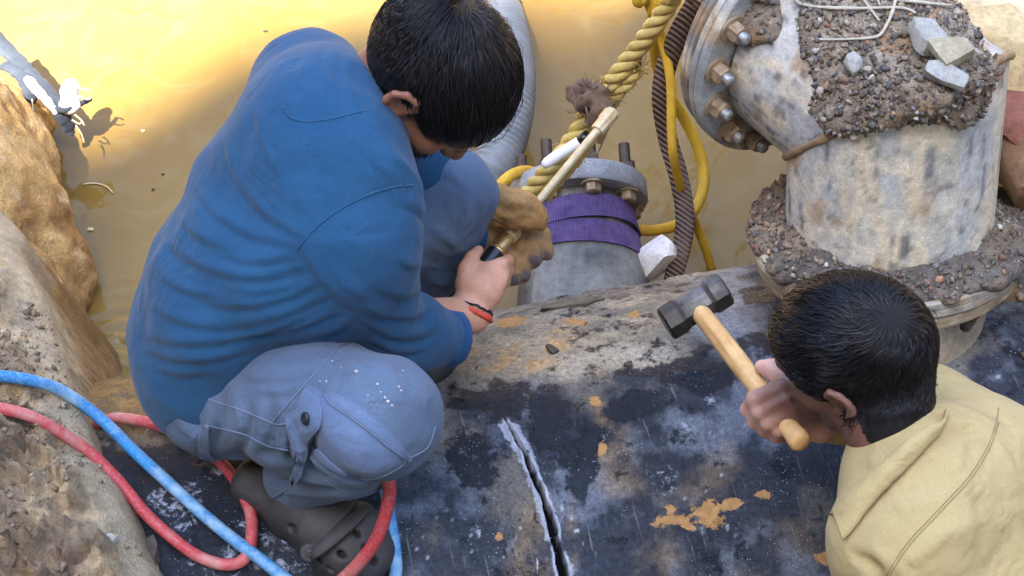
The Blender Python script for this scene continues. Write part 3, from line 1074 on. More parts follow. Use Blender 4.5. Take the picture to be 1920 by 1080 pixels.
# clods of trodden mud
mv = np.array([v.co[:] for v in mud_me.vertices]); mn = np.array([v.normal[:] for v in mud_me.vertices])
x_, y_ = projv(mv)
den = fbm(mv, .12, 4, 58)
ok = np.nonzero((x_ > -80) & (x_ < 330) & (y_ > 560) & (y_ < 1150) & (mn[:, 2] > .5) & (den > .5))[0]
gn = 900
pick = RNG.choice(ok, gn)
grains('clods', mv[pick], mn[pick], .0015 + .006 * RNG.random(gn) ** 7, np.array(lin(140, 124, 102)) * RNG.uniform(.55, 1.25, (gn, 1)), M_GRAIN, mud_o, seed=59)

# ------------------------------------------------------------------ bolts
def hexbolt(c, axis, r, h, stud=0.0, sr=None, parent=None, mats=None, washer=True, name='bolt', turn=0.3, dome=False):
    """washer and hexagonal head (or nut with a stud standing out) on a flange face"""
    parts = []
    if washer:
        parts.append(lathe(c, axis, [(0.001, 0.0), (r * 1.35, 0.0), (r * 1.35, r * 0.22), (r * 1.28, r * 0.26), (0.001, r * 0.27)], 20))
    z0 = r * 0.25 if washer else 0
    V, F = lathe(c, axis, [(r * 0.98, z0), (r * 0.98, z0 + h * 0.86), (r * 0.82, z0 + h), (0.001, z0 + h)], 6, a0=turn)
    parts.append((V, F))
    b = obj(name, autosmooth(mesh_any(name, *merge(*parts)), 25), mats[0], parent)
    if stud > 0:
        sr = sr or r * 0.55
        prof = [(sr, z0 + h * 0.8)]
        zz = z0 + h * 0.8
        while zz < z0 + h + stud - 0.002:
            prof += [(sr, zz + 0.0008), (sr * 0.88, zz + 0.0016)]
            zz += 0.002
        prof += [(sr * 0.8, z0 + h + stud), (0.001, z0 + h + stud)]
        obj('stud', mesh_any('stud', *lathe(c, axis, prof, 14)), mats[1], b)
    return b
M_NUT = simple('zinc_nut', lin(176, 160, 134), 0.5, 0.35, 0.4, 90, 0.25, lin(128, 96, 64))
M_STUD = simple('steel_stud', lin(176, 176, 172), 0.4, 0.6, 0.3, 120, 0.2)
M_RUST = simple('dull_steel', lin(96, 88, 80), 0.65, 0.3, 0.4, 70, 0.4, lin(66, 52, 42))

# ------------------------------------------------------------------ small branch pipe with flange on the far side
def solve_branch(x, y, off):
    best = None
    for ph in np.radians(np.arange(-20, 100, 0.5)):
        for s in np.arange(-0.3, 1.2, 0.01):
            p = proj(pipept(s, ph, off))
            e = (p[0] - x) ** 2 + (p[1] - y) ** 2
            if best is None or e < best[0]: best = (e, s, ph)
    return best[1], best[2]
bs, bp = solve_branch(1083, 372, 0.205)
b_c = pipept(bs, bp, 0.205)
b_axis = nrm(b_c - pipept(bs - 0.036, bp - 0.02, 0.0))
def b_at(h): return b_c + b_axis * h
V, F = lathe(b_c, b_axis, [(.128, -.33), (.122, -.20), (.116, -.16), (.108, -.125), (.103, -.095), (.099, -.065), (.095, -.045), (.088, -.03), (.085, -.012)], 64)
br = obj('branch_pipe', mesh_any('branch_pipe', V, F), None, PIPE)
n1 = fbm(V, 0.05, 5, 71)
me = br.data
C = np.array(lin(122, 120, 114)) * (0.5 + n1)[:, None]
dk = sstep(fbm(V, 0.07, 4, 72), .5, .6)[:, None] * .8
colattr(me, C * (1 - dk) + dk * np.array(lin(52, 52, 54)))
M_STEEL = vcol('dusty_steel', 0.6, 0.4, 70, 0.55, 0.004, 0.4)
me.materials.append(M_STEEL)
V, F = lathe(b_c, b_axis, [(.08, -.014), (.1245, -.014), (.1275, -.010), (.1275, .020), (.1245, .024), (.07, .024), (.068, -.2)], 72)
fl = obj('flange', autosmooth(mesh_any('flange', V, F), 40), None, PIPE)
C = np.array(lin(140, 142, 144)) * (0.4 + 1.1 * fbm(V, 0.03, 4, 73))[:, None]
colattr(fl.data, C)
fl.data.materials.append(M_STEEL)
u, w, a = frame_from(b_axis, (0, 0, 1))
for k in range(8):
    t = math.radians(11 + 45 * k)
    c = b_c + .103 * (u * math.cos(t) + w * math.sin(t))
    hexbolt(c - b_axis * .014, -b_axis, .0155, .016, 0, parent=PIPE, mats=(M_NUT, M_STUD))
    hexbolt(c + b_axis * .024, b_axis, .015, .014, .040, .0105, PIPE, (M_RUST, M_RUST), name='nut')

# purple webbing sling wrapped twice round the branch
def band(h0, r0, h1, r1, tilt):
    V, F = [], []
    prof = [(r0, h0), (r0 + .004, h0), (r1 + .004, h1), (r1, h1)]
    n = 90
    for i in range(n):
        t = 2 * math.pi * i / n
        for r, h in prof:
            V.append(b_c + b_axis * (h + tilt * math.cos(t + .6)) + r * (u * math.cos(t) + w * math.sin(t)))
    for i in range(n):
        j = (i + 1) % n
        for q in range(4):
            F.append((i * 4 + q, i * 4 + (q + 1) % 4, j * 4 + (q + 1) % 4, j * 4 + q))
    return np.array(V), F
def m_strap():
    t = NT('purple_webbing')
    m = t.n('ShaderNodeTexWave', wave_type='BANDS', bands_direction='X')
    t.put(m.inputs['Vector'], t.co)
    m.inputs['Scale'].default_value = 70
    c = t.mix(t.ramp(t.noise(24, 5, .6), [(.35, 0.), (.7, 1.)]), lin(84, 66, 108), lin(112, 92, 136))
    c = t.mix(t.ramp(t.noise(60, 4, .7), [(.48, 0.), (.68, .75)]), c, lin(66, 54, 76))
    c = t.mix(t.math('MULTIPLY', m.outputs['Fac'], 0.3), c, lin(64, 40, 96))
    return t.done(c, .8, t.bump(m.outputs['Fac'], .5, .003), spec=.25)
M_STRAP = m_strap()
ST = thing('lifting_sling', 'purple webbing sling wrapped twice round the flanged branch pipe', 'sling', b_at(-.07))
for nm, h0, r0, h1, r1, ti in (('strap_loop', -.126, .1105, -.080, .1025, .007), ('strap_loop', -.084, .1055, -.036, .0960, -.006)):
    obj(nm, autosmooth(mesh_any(nm, *band(h0, r0, h1, r1, ti)), 40), M_STRAP, ST)
# ------------------------------------------------------------------ grey pipe elbow on the right
es, ep = solve_branch(1664, 432, 0.135)
e_ax = nrm(pipept(es, ep, .2) - pipept(es, ep, 0))
e_c = pipept(es, ep, 0.135)                     # centre of the lower flange's top face
ER, EFR = 0.158, 0.209
K = e_c + e_ax * 0.215                          # corner of the mitred elbow
best = None
for d_ in np.arange(2.7, 3.5, 0.005):
    q = D(1511, 70, d_)
    if best is None or abs(q[2] - K[2] - 0.0) < best[0]: best = (abs(q[2] - K[2]), q)
E2 = best[1]
e_d2 = nrm(E2 - K)
E2 = K + e_d2 * max(0.2, np.linalg.norm(E2 - K))
mit = nrm(e_ax + e_d2)                          # normal of the mitre plane
EL = thing('pipe_elbow', 'large dusty grey pipe elbow with bolted flanges, strewn with gravel', 'pipe elbow', e_c)

def dustcol(V, seed, base=(196, 190, 172), streak=None):
    n1 = fbm(V, 0.07, 5, seed); n2 = fbm(V, 0.02, 4, seed + 1)
    C = np.array(lin(*base)) * (0.62 + 0.76 * n1)[:, None]
    def m(C, c, f):
        f = np.clip(f, 0, 1)[:, None]
        return C * (1 - f) + f * np.array(lin(*c))
    if streak is not None:
        C = m(C, (206, 188, 154), sstep(fbm(streak, 0.022, 4, seed + 3), .5, .62) * .75)
        C = m(C, (166, 168, 168), sstep(fbm(streak, 0.028, 4, seed + 4), .52, .64) * .75)
        C = m(C, (74, 76, 82), sstep(fbm(streak, 0.012, 4, seed + 9), .6, .7) * .7)
    C = m(C, (206, 194, 170), sstep(fbm(V, 0.05, 4, seed + 5), .54, .68) * .7)
    C = m(C, (150, 116, 74), sstep(fbm(V, 0.06, 4, seed + 6), .62, .72) * .6)
    C = m(C, (66, 64, 64), sstep(n2, .62, .72) * .6)
    return C

def cyl_rings(c, ax, u, w, R, h0, h1f, n=140, step=0.006):
    """rings from height h0 to the height given by h1f(angle)"""
    th = np.linspace(0, 2 * math.pi, n, endpoint=False)
    dirs = np.outer(np.cos(th), u) + np.outer(np.sin(th), w)
    h1 = np.array([h1f(d) for d in dirs])
    m = int(max(abs(h1 - h0)) / step) + 2
    T = np.linspace(0, 1, m)
    H = h0 + (h1 - h0)[None] * T[:, None]
    V = c + H[..., None] * ax + R * dirs[None]
    idx = np.arange(m * n).reshape(m, n)
    F = np.stack([idx[:-1], np.roll(idx, -1, 1)[:-1], np.roll(idx, -1, 1)[1:], idx[1:]], -1).reshape(-1, 4)
    A = np.stack([np.tile(np.cos(th) * R, m), np.tile(np.sin(th) * R, m), H.ravel()], 1)
    return V.reshape(-1, 3), F, A

u1, w1, _ = frame_from(e_ax, (0, 1, 0))
def h_mit(d):   # along e_ax from e_c to the mitre plane through K
    return ((K - e_c - ER * d) @ mit) / (e_ax @ mit)
V1, F1, A1 = cyl_rings(e_c, e_ax, u1, w1, ER, -0.01, h_mit)
lo = obj('lower_section', mesh_np('lower_section', V1 + (0.0012 * (fbm(V1, .03, 4, 80) - .5))[:, None], F1), M_STEEL, EL)
colattr(lo.data, dustcol(V1, 81, (190, 185, 170), A1 * np.array([1, 1, .16])))
u2, w2, _ = frame_from(e_d2, (0, 0, 1))
L2 = np.linalg.norm(E2 - K)
def h_mit2(d):
    return ((K - E2 - ER * d) @ mit) / (e_d2 @ mit)
V2, F2, A2 = cyl_rings(E2, e_d2, u2, w2, ER, -0.005, h_mit2)
F2 = F2[:, ::-1]
hi_ = obj('upper_section', mesh_np('upper_section', V2, F2), M_STEEL, EL)
rot = A2 @ np.array([[1, 0, .25], [0, 1, .25], [0, 0, .4]])
colattr(hi_.data, dustcol(V2, 91, (180, 178, 170), rot))
# weld bead along the mitre
th = np.linspace(0, 2 * math.pi, 220, endpoint=False)
wb = np.array([e_c + ER * d + e_ax * h_mit(d) for d in np.outer(np.cos(th), u1) + np.outer(np.sin(th), w1)])
Vb, Fb = tube(wb, 0.0065 * (0.75 + 0.6 * vnoise(wb, 0.012, 5)), 8, closed=True)
obj('weld_bead', mesh_np('weld_bead', Vb, Fb), simple('rusty_weld', lin(166, 136, 96), .85, 0, .4, 60, .5, lin(122, 100, 76)), EL)
# flanges
def flange(name, c, ax, R, r0, t, seed, base):
    V, F = lathe(c, ax, [(r0, -t), (R - .004, -t), (R, -t + .004), (R, -t * .55), (R - .002, -t * .5), (R, -t * .45), (R, -.004), (R - .004, 0), (r0, 0), (r0, -t)], 96)
    me = autosmooth(mesh_any(name, V, F), 40)
    colattr(me, dustcol(V, seed, base))
    me.materials.append(M_STEEL)
    return obj(name, me, None, EL)
flange('flange', e_c, e_ax, EFR, .10, .030, 101, (150, 144, 132))
flange('flange', e_c - e_ax * .034, e_ax, EFR - .006, .10, .022, 103, (140, 124, 98))
flange('flange', E2 + e_d2 * .03, e_d2, EFR + .002, .10, .030, 105, (146, 148, 146))
flange('flange', E2 + e_d2 * .058, e_d2, EFR - .004, .10, .024, 107, (120, 116, 110))
# neck joining the big pipe
Vn, Fn = lathe(e_c, e_ax, [(.165, -.2), (.15, -.06), (.15, -.04)], 64)
nk = obj('neck', mesh_any('neck', Vn, Fn), M_STEEL, EL)
colattr(nk.data, dustcol(Vn, 111, (150, 140, 118)))
for k in range(16):
    t = 2 * math.pi * (k + .35) / 16
    c = E2 + .184 * (u2 * math.cos(t) + w2 * math.sin(t))
    x, y, _ = proj(c)
    if x < 1560:
        hexbolt(c, -e_d2, .0165, .019, .012, .0095, EL, (M_NUT, M_STUD), name='nut')
for k in range(12):
    t = 2 * math.pi * (k + .1) / 12
    c = e_c - e_ax * .056 + .18 * (u1 * math.cos(t) + w1 * math.sin(t))
    hexbolt(c, -e_ax, .015, .016, .012, .009, EL, (M_RUST, M_RUST), name='nut')

# loose dirt and gravel on the elbow
VE, FE, _o = V1, [tuple(f) for f in F1], 0
Vf, Ff = lathe(e_c, e_ax, [(EFR, -.03), (EFR, 0), (.08, 0)], 96)
EB = bvh_of(*merge((V1, F1), (V2, F2), (Vf, Ff)))
r = np.random.default_rng(120)
f = Field(e_c - np.array([.27, .27, .12]), e_c + np.array([.27, .27, .16]), 0.006)
for i in range(320):
    t = r.uniform(0, 2 * math.pi)
    rad = r.uniform(.150, .200)
    hgt = .008 + .026 * (1 - (rad - .150) / .05) * r.uniform(.5, 1.3)
    rr = r.uniform(.016, .026)
    f.ball(e_c + rad * (u1 * math.cos(t) + w1 * math.sin(t)), (rr, rr, max(hgt, .008)), [u1, w1, e_ax], k=.012)
f.noise(.004, .03, 121); f.noise(.0012, .010, 122)
V, Q = f.mesh(relax=0)
me = mesh_np('dirt', V, Q)
n1 = fbm(V, .05, 4, 123); n2 = fbm(V, .012, 3, 124)
C = np.array(lin(130, 116, 98)) * (0.45 + 1.1 * n1)[:, None] * (.5 + n2)[:, None]
bl = sstep(fbm(V, .09, 3, 125), .46, .6)[:, None] * .7
C = C * (1 - bl) + bl * np.array(lin(84, 82, 80)) * (.5 + n2)[:, None]
colattr(me, C)
dirt_ring = obj('dirt', me, M_DIRT, EL)
gu = f.grad(V)
ok = np.nonzero(gu @ e_ax > .25)[0]
gn = 9000
pick = r.choice(ok, gn)
sz = .0009 + .0050 * r.random(gn) ** 9
grains('gravel', V[pick], gu[pick], sz, GRAV[r.choice(len(GRAV), gn, p=GW)] * r.uniform(.7, 1.2, (gn, 1)), M_GRAIN, EL)
poly = [(1545, -60), (1535, 40), (1552, 105), (1560, 150), (1600, 140), (1560, 190), (1545, 222), (1600, 205), (1660, 212), (1700, 195), (1790, 200), (1832, 196), (1815, 120), (1785, 40), (1745, -60)]
_, TOPD = dirt_patch('dirt', EB, poly, 620, .010, .024, np.array([.15, .1, .70]), np.array([1.05, 1.0, 1.35]), 131, EL, 9000, .0065)
poly = [(1400, -10), (1440, 20), (1450, 60), (1420, 75), (1400, 60), (1405, 20)]
dirt_patch('dirt', EB, poly, 30, .008, .014, np.array([.15, .1, .70]), np.array([.8, 1.0, 1.35]), 133, EL, 160, .005)
EB2 = bvh_of(*merge((V1, F1), (V2, F2), (Vf, Ff), (V, Q)))

def place_stone(x, y, size, seed, label, mat, bvh, lift=.5, rot=None, cat='stone', group=None, sub=6, rough=.1):
    p = TOPD.hit(x, y)
    if p is None: p, n = cast(bvh, x, y)
    o = obj('stone', rock_mesh('stone', size, seed, sub, .25, rough), mat, None, label, cat, group)
    o.location = Vector(p + np.array([0, 0, 1]) * size[2] * .5 * lift)
    rr = np.random.default_rng(seed)
    o.rotation_euler = rot if rot else (rr.uniform(-.3, .3), rr.uniform(-.3, .3), rr.uniform(0, 6))
    return o
M_ST1 = m_stone('pale_stone', lin(172, 170, 160), lin(150, 146, 136))
M_ST2 = m_stone('buff_stone', lin(178, 168, 142), lin(152, 140, 112))
M_ST3 = m_stone('orange_stone', lin(204, 140, 82), lin(176, 110, 66))
place_stone(1735, 86, (.052, .042, .034), 3, 'pale grey angular stone on the elbow, touching the buff block', M_ST1, EB, .9)
place_stone(1776, 112, (.050, .046, .036), 8, 'buff square-edged stone on the elbow beside the pale grey one', M_ST2, EB, .9, (.3, -.2, .5))
place_stone(1772, 157, (.060, .036, .026), 5, 'flat pale wedge-shaped stone lying nearest the rim of the elbow', M_ST1, EB, 1.0, (.25, .1, -.4))
place_stone(1598, 131, (.026, .022, .022), 6, 'small whitish stone lying alone on the left of the elbow', M_ST1, EB, .9)
place_stone(1762, 128, (.018, .016, .014), 7, 'tiny orange brick crumb between the pale stones', M_ST3, EB, 1.6)

# dry white roots lying over the elbow
M_ROOT = simple('dry_root', lin(196, 186, 164), .8, 0, .3, 80, .3)
def draped(pix, off, bvh, default_d=2.85):
    out = []
    for x, y in catmull(pix, 6):
        p = TOPD.hit(x, y)
        if p is not None: out.append(p + np.array([0, 0, 1]) * .006); continue
        p, n = cast(bvh, x, y)
        out.append(p + n * off if p is not None else D(x, y, default_d))
    out = np.array(out)
    k = np.ones(5) / 5                                    # a stiff root does not follow every grain
    for c in range(3):
        e = np.pad(out[:, c], 2, mode='edge'); out[:, c] = np.convolve(e, k, 'valid')
    return out
def root(pix, r, label, off=.008):
    P = draped(pix, off, EB)
    V, F = tube(P, np.linspace(r, r * .55, len(P)) * (0.8 + .4 * vnoise(P, .02, 9)), 7)
    return obj('dry_root', mesh_any('dry_root', V, F), M_ROOT, None, label, 'root')
root([(1490, -8), (1500, 12), (1540, 20), (1620, 22), (1690, 20), (1718, 32)], .0034, 'long pale dry root lying level across the top of the elbow')
root([(1680, -5), (1672, 30), (1655, 64), (1640, 76), (1580, 80), (1515, 80)], .003, 'pale dry root bending like a hook over the elbow dirt')
root([(1675, 4), (1720, 10), (1790, 17)], .0034, 'short straight pale root pointing at the sunlit masonry')
root([(1610, -8), (1625, 15), (1650, 48)], .003, 'pale root crossing under the hooked root at a slant')
root([(1640, -8), (1650, 20)], .0024, 'short stub of pale root at the top edge beside the hooked root')
# ------------------------------------------------------------------ broken masonry and earth on the right
f = Field((0.42, -0.25, -0.4), (2.3, 1.9, 1.0), 0.012)
for c, r_ in [((1.15, .75, .25), (.36, .5, .48)), ((1.5, 1.1, .3), (.6, .7, .55)), ((1.25, .25, .35), (.42, .3, .36)), ((1.05, 1.25, .2), (.3, .4, .42)), ((1.8, .3, .3), (.6, .5, .55))]:
    f.ball(c, r_, k=.1)
for x, y, d_, rr in [(1905, 610, 3.10, .07), (1870, 600, 3.14, .05), (1840, 590, 3.2, .045), (1930, 660, 3.03, .07), (1880, 655, 3.08, .045), (1850, 630, 3.13, .04), (1980, 690, 3.0, .09), (1915, 560, 3.2, .06), (1930, 490, 3.3, .08)]:
    f.ball(D(x, y, d_), (rr, rr, rr * .8), k=.04)
f.noise(.022, .11, 151); f.noise(.012, .045, 152); f.noise(.008, .025, 153)
V, Q = f.mesh(relax=0)
n1 = fbm(V, .1, 4, 154); n2 = fbm(V, .03, 4, 155)
C = np.array(lin(122, 96, 66)) * (.5 + n1)[:, None] * (.55 + .9 * n2)[:, None]
och = sstep(fbm(V, .07, 4, 156), .55, .66)[:, None] * .6
C = C * (1 - och) + och * np.array(lin(160, 128, 84))
me = mesh_np('earth_bank', V, Q)
colattr(me, C)
obj('earth_bank', me, M_DIRT, None, kind='structure')
gu = f.grad(V)
x, y = projv(V)
ok = np.nonzero((x > 1700) & (x < 2300) & (y < 900) & (gu[:, 2] > .1))[0]
gn = 2600
pick = RNG.choice(ok, gn)
grains('gravel', V[pick], gu[pick], .002 + .010 * RNG.random(gn) ** 4, GRAV[RNG.choice(len(GRAV), gn, p=GW)] * np.array([1.15, 1, .85]) * RNG.uniform(.8, 1.4, (gn, 1)), M_GRAIN, None, label='loose brown gravel spilling over the pipe by the right edge', cat='gravel')

M_LIME = m_stone('lime_plaster', lin(222, 206, 172), lin(196, 172, 130), 14)
M_LIME2 = m_stone('mortar', lin(206, 184, 140), lin(176, 148, 102), 16)
M_BRICK = m_stone('red_brick', lin(150, 96, 78), lin(124, 84, 70), 20)
M_BROWN = m_stone('brown_stone', lin(148, 116, 88), lin(116, 88, 64), 18)
def block(name, x, y, d, size, rot, seed, mat, label, sub=8, rnd=.2, rough=.07):
    o = obj(name, rock_mesh(name, size, seed, sub, rnd, rough), mat, None, label, 'masonry')
    o.location = Vector(D(x, y, d))
    o.rotation_euler = rot
    return o
block('masonry_block', 1880, 22, 3.12, (.30, .20, .13), (.15, -.1, .25), 21, M_LIME, 'bleached sunlit masonry block topmost of the heap in the right corner', 12)
block('masonry_block', 1886, 130, 3.02, (.165, .15, .15), (.1, .1, .2), 22, M_LIME2, 'pale yellow cracked masonry block between the bleached block and the red brick', 12, .25)
block('masonry_block', 1950, 110, 3.12, (.10, .16, .17), (.0, .1, .1), 27, M_LIME2, 'pale masonry block cut by the right edge beside the cracked yellow block', 10, .25)
block('brick', 1915, 222, 2.97, (.11, .12, .055), (.0, .0, .15), 23, M_BRICK, 'red brick under the pale yellow block at the right edge', 8, .12, .05)
block('masonry_block', 1925, 290, 2.98, (.11, .13, .12), (.2, .0, .35), 24, M_BROWN, 'brown rough stone below the red brick at the right edge', 9, .3)
block('masonry_block', 1800, 20, 3.26, (.08, .09, .08), (.3, .2, .9), 25, M_ST1, 'small grey stone wedged left of the bleached masonry block', 7, .3)
block('masonry_block', 1850, -40, 3.40, (.2, .2, .16), (.0, .1, .7), 26, M_LIME, 'pale masonry block at the very top behind the elbow', 9, .25)

# ------------------------------------------------------------------ hoses, cables and rope in the water
def hose(name, pts, r, mat, label, cat='hose', seg=12, n=8, flat=1.0, cap=True, group=None):
    P = catmull(pts, n)
    V, F = tube(P, r, seg, cap, flat=flat)
    return obj(name, mesh_any(name, V, F), mat, None, label, cat, group)

def m_hose(name, c, c2, dirt, lo=.45, hi=.62, amt=.85):
    t = NT(name)
    col = t.mix(t.ramp(t.noise(14, 5, .6), [(.35, 0.), (.7, 1.)]), c, c2)
    d = t.noise(9, 7, .7)
    col = t.mix(t.ramp(d, [(lo, 0.), (hi, amt)]), col, dirt)
    g = t.noise(260, 3, .7)
    col = t.mix(t.ramp(g, [(.5, 0.), (.72, .5)]), col, dirt)
    return t.done(col, .55, t.bump(g, .25, .002), spec=.4)
M_BLUEH = m_hose('blue_rubber', lin(36, 128, 184), lin(30, 106, 160), lin(160, 186, 196), .46, .62)
M_REDH = m_hose('red_rubber', lin(186, 62, 66), lin(158, 48, 54), lin(188, 150, 138), .48, .66, .7)
M_YELH = m_hose('yellow_cable', lin(204, 164, 40), lin(182, 138, 28), lin(150, 112, 44), .52, .7, .6)

# corrugated suction hose behind the worker
P = catmull([(-.9, 3.6, 1.15), (-.5, 2.8, .95), (-.2, 2.1, .45), D(920, -40, 4.10), D(946, 40, 3.98), D(961, 120, 3.86), D(960, 200, 3.76), D(942, 275, 3.70), D(915, 325, 3.66), D(872, 372, 3.66)], 10)
seglen = np.concatenate([[0], np.cumsum(np.linalg.norm(np.diff(P, axis=0), axis=1))])
N = 2200
ss = np.linspace(0, seglen[-1], N)
Pf = np.stack([np.interp(ss, seglen, P[:, i]) for i in range(3)], 1)
rad = .0425 + .0026 * np.sin(ss * 2 * math.pi / .0135)
V, F = tube(Pf, rad, 20)
t = NT('grey_ribbed_plastic')
cc = t.mix(t.ramp(t.noise(16, 5, .6), [(.35, 0.), (.7, 1.)]), lin(108, 114, 118), lin(132, 136, 138))
cc = t.mix(t.ramp(t.noise(30, 5, .7), [(.55, 0.), (.75, .6)]), cc, lin(128, 120, 100))
obj('suction_hose', mesh_any('suction_hose', V, F), t.done(cc, .45, None, spec=.4), None, 'grey ribbed suction hose dipping into the water behind the crouching worker', 'hose')

# brown woven hose
P = catmull([(1.5, 3.2, 1.0), (1.05, 2.3, .95), (.55, 1.4, 1.15), D(1345, -70, 3.25), D(1308, 0, 3.3), D(1272, 65, 3.36), D(1248, 130, 3.42), D(1241, 190, 3.46), D(1252, 260, 3.5), D(1272, 330, 3.5), D(1284, 400, 3.46), D(1280, 455, 3.42), D(1266, 508, 3.4), D(1255, 560, 3.42)], 8)
V, F = tube(P, .0185, 14, flat=.62)
t = NT('brown_webbing_hose')
wv = t.n('ShaderNodeTexWave', wave_type='BANDS', bands_direction='DIAGONAL')
t.put(wv.inputs['Vector'], t.co); wv.inputs['Scale'].default_value = 46; wv.inputs['Distortion'].default_value = 1.0
cc = t.mix(t.ramp(wv.outputs['Fac'], [(.2, 0.), (.8, 1.)]), lin(66, 52, 44), lin(118, 98, 84))
cc = t.mix(t.ramp(t.noise(20, 5, .7), [(.5, 0.), (.75, .6)]), cc, lin(132, 112, 92))
obj('woven_hose', mesh_any('woven_hose', V, F), t.done(cc, .85, t.bump(wv.outputs['Fac'], .9, .004), spec=.2), None, 'flat brown woven hose hanging into the water left of the elbow', 'hose')

hose('yellow_cable', [(.6, 3.1, 1.0), (.45, 2.2, .9), (.28, 1.35, 1.1), D(1195, -60, 3.25), D(1213, 0, 3.3), D(1240, 70, 3.38), D(1257, 150, 3.40), D(1259, 240, 3.41), D(1264, 300, 3.42), D(1282, 370, 3.5), D(1306, 425, 3.58), D(1322, 465, 3.6), D(1334, 505, 3.62)], .0085, M_YELH, 'thin yellow cable twisting down over the brown woven hose', 'cable')
hose('yellow_cable', [(.75, 3.1, 1.0), (.6, 2.2, .9), (.36, 1.35, 1.1), D(1236, -50, 3.3), D(1226, 30, 3.36), D(1227, 95, 3.44), D(1244, 160, 3.52), D(1280, 218, 3.58), D(1308, 275, 3.6), D(1320, 330, 3.6), D(1310, 380, 3.58), D(1282, 415, 3.56), D(1240, 430, 3.54), D(1190, 430, 3.52), D(1120, 410, 3.52), D(1060, 360, 3.52), D(1010, 328, 3.5), D(975, 322, 3.46), D(940, 345, 3.44), D(905, 400, 3.5)], .0105, M_YELH, 'thicker yellow hose looping in the water and passing behind the flange', 'hose')

# thick three-strand yellow rope
M_ROPE = m_hose('yellow_rope', lin(206, 184, 108), lin(186, 156, 74), lin(150, 126, 80), .46, .66, .7)
def rope(name, pts, R, pitch, label, fray=None):
    P = catmull(pts, 10)
    sl = np.concatenate([[0], np.cumsum(np.linalg.norm(np.diff(P, axis=0), axis=1))])
    N = int(sl[-1] / .005)
    ss = np.linspace(0, sl[-1], N)
    P = np.stack([np.interp(ss, sl, P[:, i]) for i in range(3)], 1)
    T = np.gradient(P, axis=0); T /= np.linalg.norm(T, axis=1)[:, None]
    u = nrm(np.cross(T[0], (0, 0, 1)))
    root_ = thing(name, label, 'rope', P[-1])
    Us = []
    for i in range(N):
        u = nrm(u - (u @ T[i]) * T[i]); Us.append(u)
    Us = np.array(Us); Ws = np.cross(T, Us)
    for k in range(3):
        a = 2 * math.pi * (ss / pitch + k / 3.0)
        Q = P + R * .56 * (np.cos(a)[:, None] * Us + np.sin(a)[:, None] * Ws)
        V, F = tube(Q, R * .56, 9)
        V = V + .0012 * (RNG.random(V.shape) - .5)
        obj('strand', mesh_any('strand', V, F), M_ROPE, root_)
    # loose fibres
    n = 260
    i = RNG.integers(3, N - 3, n)
    VV, FF = [], []
    for j in i:
        a = RNG.uniform(0, 6.28)
        rr = math.cos(a) * Us[j] + math.sin(a) * Ws[j]
        p0 = P[j] + rr * R * .9
        d1 = nrm(rr + T[j] * RNG.uniform(-1.5, 1.5)) * RNG.uniform(.006, .016)
        VV.append(tube([p0, p0 + d1 * .5, p0 + d1 + RNG.normal(size=3) * .003], [.0005, .0004, .0002], 3, False))
    V, F = merge(*VV)
    obj('fibres', mesh_any('fibres', V, F), M_ROPE, root_, kind='stuff')
    return root_
rope('tow_rope', [(1.5, 2.6, 1.05), (1.1, 1.7, 1.12), (.7, 1.0, 1.2), D(1330, -130, 2.9), D(1258, 0, 3.02), D(1222, 55, 3.06), D(1185, 105, 3.10), D(1150, 150, 3.13), D(1115, 188, 3.16), D(1085, 245, 3.19), D(1045, 300, 3.22), D(1000, 352, 3.26), D(985, 372, 3.29)], .0148, .078, 'thick yellow three-strand rope running from the top down to the flange')
rope('tow_rope', [D(1196, 128, 3.12), D(1178, 150, 3.13), D(1150, 182, 3.15), D(1118, 235, 3.20), D(1076, 300, 3.25), D(1035, 345, 3.28), D(1020, 368, 3.31)], .0130, .072, 'shorter frayed tail of yellow rope doubled beside the long rope')
# the frayed end, and the dirty rag tied round both ropes
c0 = D(1196, 128, 3.12)
VV = []
for k in range(46):
    d1 = nrm(D(1212, 126, 3.10) - c0 + RNG.normal(size=3) * .012)
    L_ = RNG.uniform(.012, .03)
    VV.append(tube([c0 + RNG.normal(size=3) * .004, c0 + d1 * L_ * .6 + RNG.normal(size=3) * .003, c0 + d1 * L_ + RNG.normal(size=3) * .005], [.0012, .001, .0005], 4))
V, F = merge(*VV)
obj('fibres', mesh_any('fibres', V, F), M_ROPE, bpy.data.objects['tow_rope.001'], kind='stuff')
f = Field(D(1110, 190, 3.14) - .09, D(1110, 190, 3.14) + .09, .003)
rg = np.random.default_rng(9)
for k in range(3):
    P = []
    for a in np.linspace(0, 2 * math.pi, 14):
        u_, w_, _a = frame_from(nrm(D(1150, 150, 3.13) - D(1085, 245, 3.19)))
        P.append(D(1112 - 4 * k, 185 + 7 * k, 3.145) + (.026 + .004 * rg.random()) * (1.25 * u_ * math.cos(a) + w_ * math.sin(a)) + .006 * rg.normal(size=3))
    f.loft(P, .006, k=.004)
for (x0, y0, x1, y1, rr) in [(1122, 185, 1136, 212, .010), (1118, 190, 1108, 230, .006), (1105, 180, 1090, 195, .009), (1128, 180, 1120, 165, .008), (1135, 205, 1140, 215, .008)]:
    f.loft([D(x0, y0, 3.10), D((x0 + x1) / 2 + 2, (y0 + y1) / 2, 3.095), D(x1, y1, 3.10)], rr, k=.008)
f.noise(.0018, .012, 161)
V, Q = f.mesh()
M_RAG = cloth('dirty_rag', lin(116, 94, 76), lin(72, 54, 44), 300, 70, .95, .1, lin(44, 34, 32))
rag = obj('rag', mesh_np('rag', V, Q), M_RAG, None, 'dirty brown rag knotted round the yellow rope above the torch head', 'rag')
VV = []
